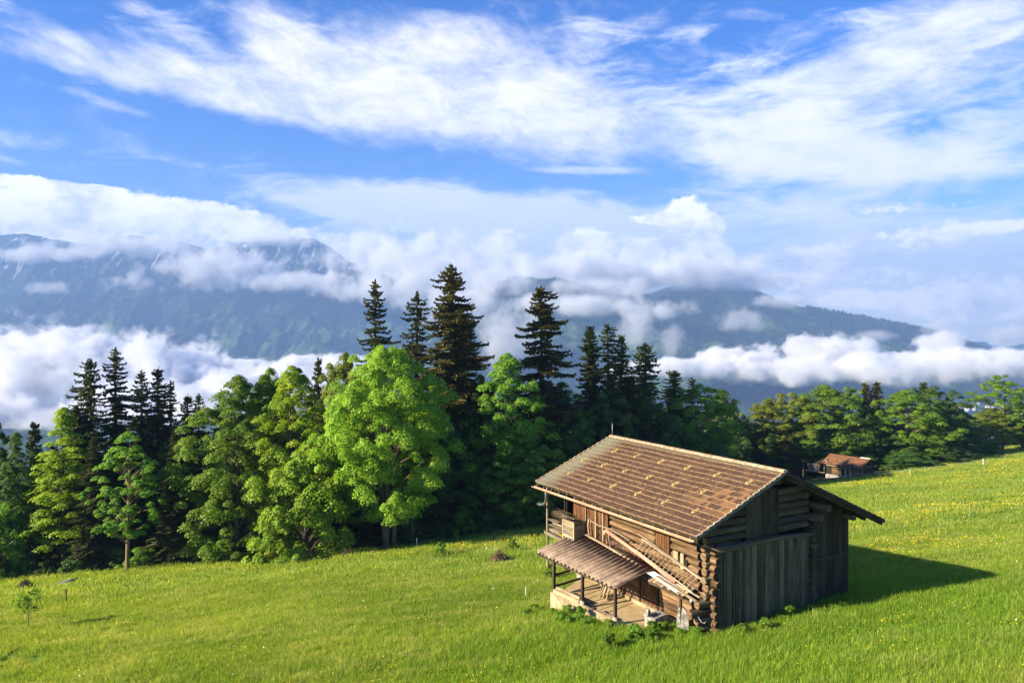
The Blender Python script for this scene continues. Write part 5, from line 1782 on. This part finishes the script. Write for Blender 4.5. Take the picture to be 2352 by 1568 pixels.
def in_barn(x, y, pad=0.0):
    c, s = math.cos(BARN_YAW), math.sin(BARN_YAW)
    dx, dy = x - BARN_O.x, y - BARN_O.y
    u = dx * c + dy * s; v = -dx * s + dy * c
    main = (u > -.1 - pad) & (u < 9.5 + pad) & (v > -.15 - pad) & (v < 12.1 + pad)
    porch = (u > -3.35 - .07 * (v - 3.3) * 1.6) & (u < 0) & (v > 2.5 + (u + 2.8) * -.3) & (v < 9.5)
    return main | porch


def wedge_points(rng, n, y0, y1, dens_pow=1.0, tmax=.82):
    """points in the view wedge, y distributed as y^dens_pow"""
    k = dens_pow + 1
    y = (y0 ** k + (y1 ** k - y0 ** k) * rng.random(n)) ** (1 / k)
    x = rng.uniform(-tmax, tmax, n) * y
    ok = (y < edge_y(x / y) + 1.5) & ~in_barn(x, y)
    return x[ok], y[ok]


def build_grass():
    rng = np.random.default_rng(4)
    mat = blade_mat()
    near = [tuft(s, 260, .55, .10, .34, .009, mat) for s in (1, 2, 3)]
    tall = [tuft(s, 150, .45, .15, .50, .010, mat) for s in (4, 5)]
    x, y = wedge_points(rng, 17000, 20, 62, .6)
    k = (((x + 28.5) / 3.4) ** 2 + ((y - 40.2) / 2.4) ** 2 > 1) | (rng.random(len(x)) < .12)
    x, y = x[k], y[k]
    o = scatter('grass', np.stack([x, y, gz(x, y)], 1), rng.uniform(.7, 1.15, len(x)), near, mat, 3)
    tag(o, kind='stuff', label='short meadow grass over the whole slope', cat='grass')
    # lush tall growth: foreground right, around the barn
    x, y = wedge_points(rng, 16000, 20, 50, .4)
    c, s = math.cos(BARN_YAW), math.sin(BARN_YAW)
    u = (x - BARN_O.x) * c + (y - BARN_O.y) * s; v = -(x - BARN_O.x) * s + (y - BARN_O.y) * c
    d = np.minimum(np.abs(v + .2) + np.maximum(0, -u - 2) * .5, np.abs(u + 4.0) + np.maximum(0, v - 9) * .6 + np.maximum(0, 2 - v) * .4)
    w = np.clip(1.25 - d / 3.2, 0, 1) + .75 * np.clip((x / y + .15) * 2.2, 0, 1) * np.clip((36 - y) / 6, 0, 1) + .5 * np.clip((fbm(x / 6, y / 4, 3, 71) - .55) * 8, 0, 1)
    keep = rng.random(len(x)) < w * (.35 + .9 * fbm(x / 3, y / 3, 3, 6))
    x, y = x[keep], y[keep]
    o = scatter('tall_grass', np.stack([x, y, gz(x, y)], 1), rng.uniform(.55, 1.15, len(x)), tall, mat, 9)
    tag(o, kind='stuff', label='lush tall grass around the barn and in the foreground', cat='grass')
    far = [tuft(s, 150, 1.3, .10, .38, .022, mat) for s in (6, 7)]
    x, y = wedge_points(rng, 14000, 55, 215, .2)
    o = scatter('grass', np.stack([x, y, gz(x, y)], 1), rng.uniform(.7, 1.2, len(x)), far, mat, 5)
    tag(o, kind='stuff', label='meadow grass farther up and down the slope', cat='grass')


def build_flowers():
    rng = np.random.default_rng(8)
    m, t, out = new_mat('buttercup')
    principled(t, out, (.72, .50, .01), .5)
    m2, t, out = new_mat('white_blossom')
    principled(t, out, (.75, .75, .68), .6)

    def heads(name, n, y0, y1, size, dens, mat, hh, label, seed):
        x, y = wedge_points(rng, n, y0, y1, .5)
        k = rng.random(len(x)) < dens(x, y)
        x, y = x[k], y[k]
        P = np.stack([x, y, gz(x, y) + rng.uniform(hh * .7, hh * 1.2, len(x))], 1)
        N = rng.normal(size=P.shape) * .5 + np.array([0, -.4, 1.0]); N /= np.linalg.norm(N, axis=1, keepdims=True)
        sz = size * (y / 40) ** .55
        A, B = rot_frames(N, rng); s = (sz * rng.uniform(.6, 1.3, len(P)))[:, None]
        ang = np.arange(6) * math.pi / 3
        V = np.stack([P + A * s * math.cos(a) + B * s * math.sin(a) for a in ang], 1).reshape(-1, 3)
        F = np.arange(len(P) * 6).reshape(-1, 6)
        me = np_mesh(name, V, F)
        o = link(name, me, mat); tag(o, kind='stuff', label=label, cat='flowers')

    def dens(x, y):
        nz = fbm((x * .9 + y * .4) / 16, (y * 1.0 - x * .42) / 4.2, 4, 21)
        nf = fbm(x / 2.2, y / 1.6, 3, 31)
        side = np.clip((x + .35 * y - 20) / 26, 0, 1)
        base = .05 + .12 * np.clip((45 - y) / 12, 0, 1) + .6 * side
        strip = .8 * np.exp(-((y - edge_y(x / y) + 6) / 7) ** 2) * (x > -14) * (x < 8)
        return np.clip((base + strip) * np.clip((nz - .40) * 5, 0.02, 1) * np.clip((nf - .38) * 4.5, .03, 1), 0, 1)
    heads('buttercups', 110000, 21, 75, .023, dens, m, .34, 'yellow buttercups scattered through the meadow', 1)
    heads('buttercups', 280000, 70, 215, .023, dens, m, .30, 'yellow buttercups colouring the upper slope', 2)
    heads('white_flowers', 1500, 22, 80, .03, lambda x, y: .25 * np.clip((fbm(x / 4, y / 4, 3, 44) - .45) * 6, .05, 1), m2, .34, 'small white blossoms in the meadow', 3)


def build_details():
    r = random.Random(9)
    # electric fence: posts and white tape up the slope
    line = [(1875, 1107), (1905, 1103), (2010, 1097), (2090, 1090), (2150, 1083), (2200, 1074), (2258, 1068), (2310, 1052), (2370, 1043)]
    pts = []
    for (px, py) in line:
        az, el = azel(px, py); D = 60.0
        for _ in range(400):
            X = math.tan(az) * D; e = gzf(X, D) + .05 - math.tan(el) * math.hypot(X, D)
            if e > 0 or D > 210: break
            D += .4
        pts.append(Vector((X, D, gzf(X, D))))
    for i in (1, 3, 4, 6, 7):
        q = MB(i); h = 1.0 if i != 6 else 1.25
        q.box((0, 0, h / 2 - .1), (.06 if i != 6 else .14, .05, h + .2), tone=.9)
        o = q.build('fence_post', M['white'] if i in (6, 3) else M['pole'])
        o.location = pts[i]
        lab = {1: 'thin grey fence post below the small barn', 3: 'thin white fence post just right of the small barn', 4: 'low grey fence post before the dark end of the wood', 6: 'white fence post standing highest on the slope', 7: 'fence post farthest right on the slope'}[i]
        tag(o, lab, 'fence post')
    q = MB(2)
    P = []
    for a, b in zip(pts[:-1], pts[1:]):
        for k in range(6):
            p = a.lerp(b, k / 6); p.z = gzf(p.x, p.y) + .85 - .1 * math.sin(math.pi * k / 6); P.append(p)
    q.tube(P, .016, 4, .9); o = q.build('fence_tape', M['white']); tag(o, 'white electric fence tape running up the flowery slope', 'fence tape')

    def on_ground(px, py, D0=25.0):
        az, el = azel(px, py); D = D0
        for _ in range(900):
            X = math.tan(az) * D
            if gzf(X, D) - math.tan(el) * math.hypot(X, D) > 0: break
            D += .15
        return Vector((X, D, gzf(X, D)))
    q = MB(5); q.beam((0, 0, -.1), (.02, 0, 1.15), .07, .07); o = q.build('stake', M['post']); o.location = on_ground(152, 1386); tag(o, 'dark stake standing alone in the meadow right of the young tree', 'stake')
    q = MB(5); q.beam((0, 0, -.1), (.02, 0, 1.0), .08, .08); o = q.build('stake', M['white']); o.location = on_ground(957, 1262 - 6); tag(o, 'small whitish stake at the meadow edge right of the big maple', 'stake')
    q = MB(5); q.beam((0, 0, -.1), (.02, 0, .7), .05, .05); o = q.build('stake', M['white']); o.location = on_ground(1207, 1372); tag(o, 'short white stake in the grass left of the porch', 'stake')
    # metal gate lying at the edge of the wood
    p = on_ground(155, 1337)
    t = empty('metal_gate', p + Vector((0, 0, .05)), .1, 'grey metal gate lying flat in the grass before the dark trees', 'gate')
    q = MB(3)
    for y in (-.45, .45): q.tube([(-.75, y, 0), (.75, y, .05 + .1 * (y > 0))], .045, 6)
    for x in (-.75, .75): q.tube([(x, -.45, 0 if x < 0 else .1), (x, .45, .0 if x < 0 else .3)], .045, 6)
    q.build('gate_frame', M['pipe'], t)
    for k in range(3):
        q = MB(4); q.tube([(-.75, -.25 + k * .22, .03), (.75, -.25 + k * .22, .17)], .025, 6); q.build('bar', M['pipe'], t)
    # brush piles
    brown = simple('dry_brush', (.06, .04, .022), (.15, .10, .06), 9)
    for (px, py, s, lab) in ((58, 1350, 1.0, 'dark brown heap of brushwood behind the young tree'), (1147, 1287, 1.25, 'reddish brown heap of dead brush in the middle of the meadow'), (800, 1276, .8, 'small heap of dead twigs near the big maple')):
        q = MB(int(px)); rng = random.Random(int(px))
        for k in range(150):
            a = rng.random() * 6.28; rr = abs(rng.gauss(0, .45)) * s; h = max(0, .75 * s * math.exp(-(rr / s / .6) ** 2) * rng.random())
            b = rng.random() * 6.28; L = rng.uniform(.15, .45)
            c = Vector((rr * math.cos(a), rr * math.sin(a) * .8, h)); d = Vector((math.cos(b), math.sin(b), rng.uniform(-.3, .9))) * L
            q.beam(c - d, c + d, .035, .03, rng.random())
        q.lump((0, 0, .05), (1.1 * s, .9 * s, .6 * s), 3, .3)
        o = q.build('brush_heap', brown); o.location = on_ground(px, py); tag(o, lab, 'brush heap')
    # leafy weeds near the porch
    me, wme, h0, w0 = BM['bush']
    if 'green' not in me:
        m = me['_'].copy(); m.materials.clear(); m.materials.append(LEAF['green']); me['green'] = m
    for (px, py, s, lab) in ((1262, 1330, .38, 'patch of leafy weeds left of the porch roof'), (1305, 1440, .18, 'small green weed growing against the porch wall'), (1460, 1478, .30, 'leafy weeds in front of the open porch end'), (1500, 1484, .26, 'leafy weeds below the stone trough'), (1180, 1255 + 10, .4, 'green weeds beside the reddish brush heap'), (1010, 1275, .45, 'green weeds on the meadow edge under the maple'), (1400, 1500, .3, 'clump of dock leaves before the near porch post')):
        t = empty('weed_clump', on_ground(px, py), r.random() * 6, lab, 'weeds'); t.scale = (s, s, s)
        c = bpy.data.objects.new('foliage', me['green']); C.objects.link(c); c.parent = t


def build_weeds():
    r = random.Random(31)
    me = BM['bush'][0]
    for (u, v) in [(-3.9, 9.4), (-4.1, 8.2), (-4.3, 7.2), (-3.9, 6.4), (-4.4, 5.8), (-3.8, 4.9), (-4.0, 4.0), (-3.5, 3.0), (-2.8, 2.3), (-2.1, 1.7), (-1.6, 1.2), (-2.4, .8), (-1.2, .4), (-.9, -.3), (-3.2, 1.4), (-4.6, 9.0), (-5.0, 7.9), (.8, -.9), (2.4, -1.0), (4.1, -.8), (6.0, -.9), (7.8, -.6), (9.4, -.5)]:
        c, s_ = math.cos(BARN_YAW), math.sin(BARN_YAW)
        u += r.uniform(-.2, .2); v += r.uniform(-.3, .3)
        x = BARN_O.x + u * c - v * s_; y = BARN_O.y + u * s_ + v * c
        t = empty('weed_clump', (x, y, gzf(x, y) - .05), r.random() * 6, 'clump of leafy green weeds growing against the foot of the big log barn', 'weeds', 'weeds round the foot of the log barn')
        k = r.uniform(.12, .24); t.scale = (k * 1.2, k * 1.2, k * r.uniform(.8, 1.4))
        c = bpy.data.objects.new('foliage', me['green']); C.objects.link(c); c.parent = t


def build_valley():
    """village on the valley floor and conifers on the far ridge"""
    r = random.Random(12)
    wall = simple('house_wall', (.62, .58, .52), (.78, .75, .70), 3); roof = simple('house_roof', (.30, .16, .11), (.40, .25, .19), 3)
    spots = []
    for k in range(24):
        px = r.uniform(2195, 2350); py = 930 + r.uniform(-13, 13) + (px - 2240) * .06
        if k > 19: px = r.uniform(2080, 2330); py = r.uniform(892, 912)
        spots.append((px, py))
    for (px, py) in spots:
        D = 400 / ((py - HOR) / F_PX); X = (px - 1176) / F_PX * D
        z = -401 + 14
        D = -z / ((py - HOR) / F_PX); X = (px - 1176) / F_PX * D
        t = empty('village_house', (X, D, z), r.uniform(-.6, .6), 'tiny white house in the far village on the valley floor', 'house', 'houses of the far village')
        w, l, h = r.uniform(11, 17), r.uniform(14, 26), r.uniform(7, 11)
        q = MB(1); q.box((0, 0, h / 2 - 12), (w, l, h + 24)); q.build('wall', wall, t)
        q = MB(2)
        P = [(-w / 2 - 1, -l / 2 - 1, h), (w / 2 + 1, -l / 2 - 1, h), (0, -l / 2 - 1, h + w * .3), (-w / 2 - 1, l / 2 + 1, h), (w / 2 + 1, l / 2 + 1, h), (0, l / 2 + 1, h + w * .3)]
        F = [(0, 1, 2), (5, 4, 3), (0, 2, 5, 3), (1, 4, 5, 2), (0, 3, 4, 1)]
        q.add(P, F, [[(0, 0)] * len(f) for f in F], .6); q.build('roof', roof, t)


def build_far_forest(T, Y, Z):
    rng = np.random.default_rng(17)
    n = 26000
    t, h = crest(*CR_C)
    from_t = rng.uniform(-.12, .72, n); D = 6300 - np.abs(rng.normal(size=n)) * 420
    ti = np.clip(((from_t + 1.15) / 2.3 * (T.shape[0] - 1)), 0, T.shape[0] - 1)
    yi = np.interp(D, Y[0], np.arange(Y.shape[1]))
    i0, j0 = ti.astype(int), yi.astype(int)
    i1, j1 = np.minimum(i0 + 1, T.shape[0] - 1), np.minimum(j0 + 1, Y.shape[1] - 1)
    fi, fj = ti - i0, yi - j0
    z = (Z[i0, j0] * (1 - fi) + Z[i1, j0] * fi) * (1 - fj) + (Z[i0, j1] * (1 - fi) + Z[i1, j1] * fi) * fj
    x = from_t * D
    k = fbm(x / 240, D / 240, 4, 55) > .46
    P = np.stack([x, D, z - 2], 1)[k]
    m = len(P); hh = rng.uniform(22, 42, m); rr = hh * rng.uniform(.13, .2, m)
    ang = np.arange(5) * 2 * math.pi / 5
    ring = np.stack([P + np.stack([np.cos(a) * rr, np.sin(a) * rr, hh * .12], 1) for a in ang], 1)
    top = P + np.stack([0 * hh, 0 * hh, hh], 1)
    V = np.concatenate([ring, top[:, None]], 1).reshape(-1, 3)
    b = np.arange(m)[:, None] * 6
    F = np.concatenate([np.concatenate([b + q, b + (q + 1) % 5, b + 5], 1) for q in range(5)])
    mt = simple('far_conifers', (.010, .022, .012), (.03, .05, .02), .01)
    o = link('conifer_forest', np_mesh('conifer_forest', V, F), mt)
    tag(o, kind='stuff', label='conifer forest on the far right mountain ridge', cat='forest')
build_ground()
TT_, YY_, ZZ_ = build_mountains()
haze()
build_clouds()
build_barn()
build_props()
build_small_barn()
build_trees()
build_grass()
build_flowers()
build_details()
build_weeds()
build_valley()
build_far_forest(TT_, YY_, ZZ_)
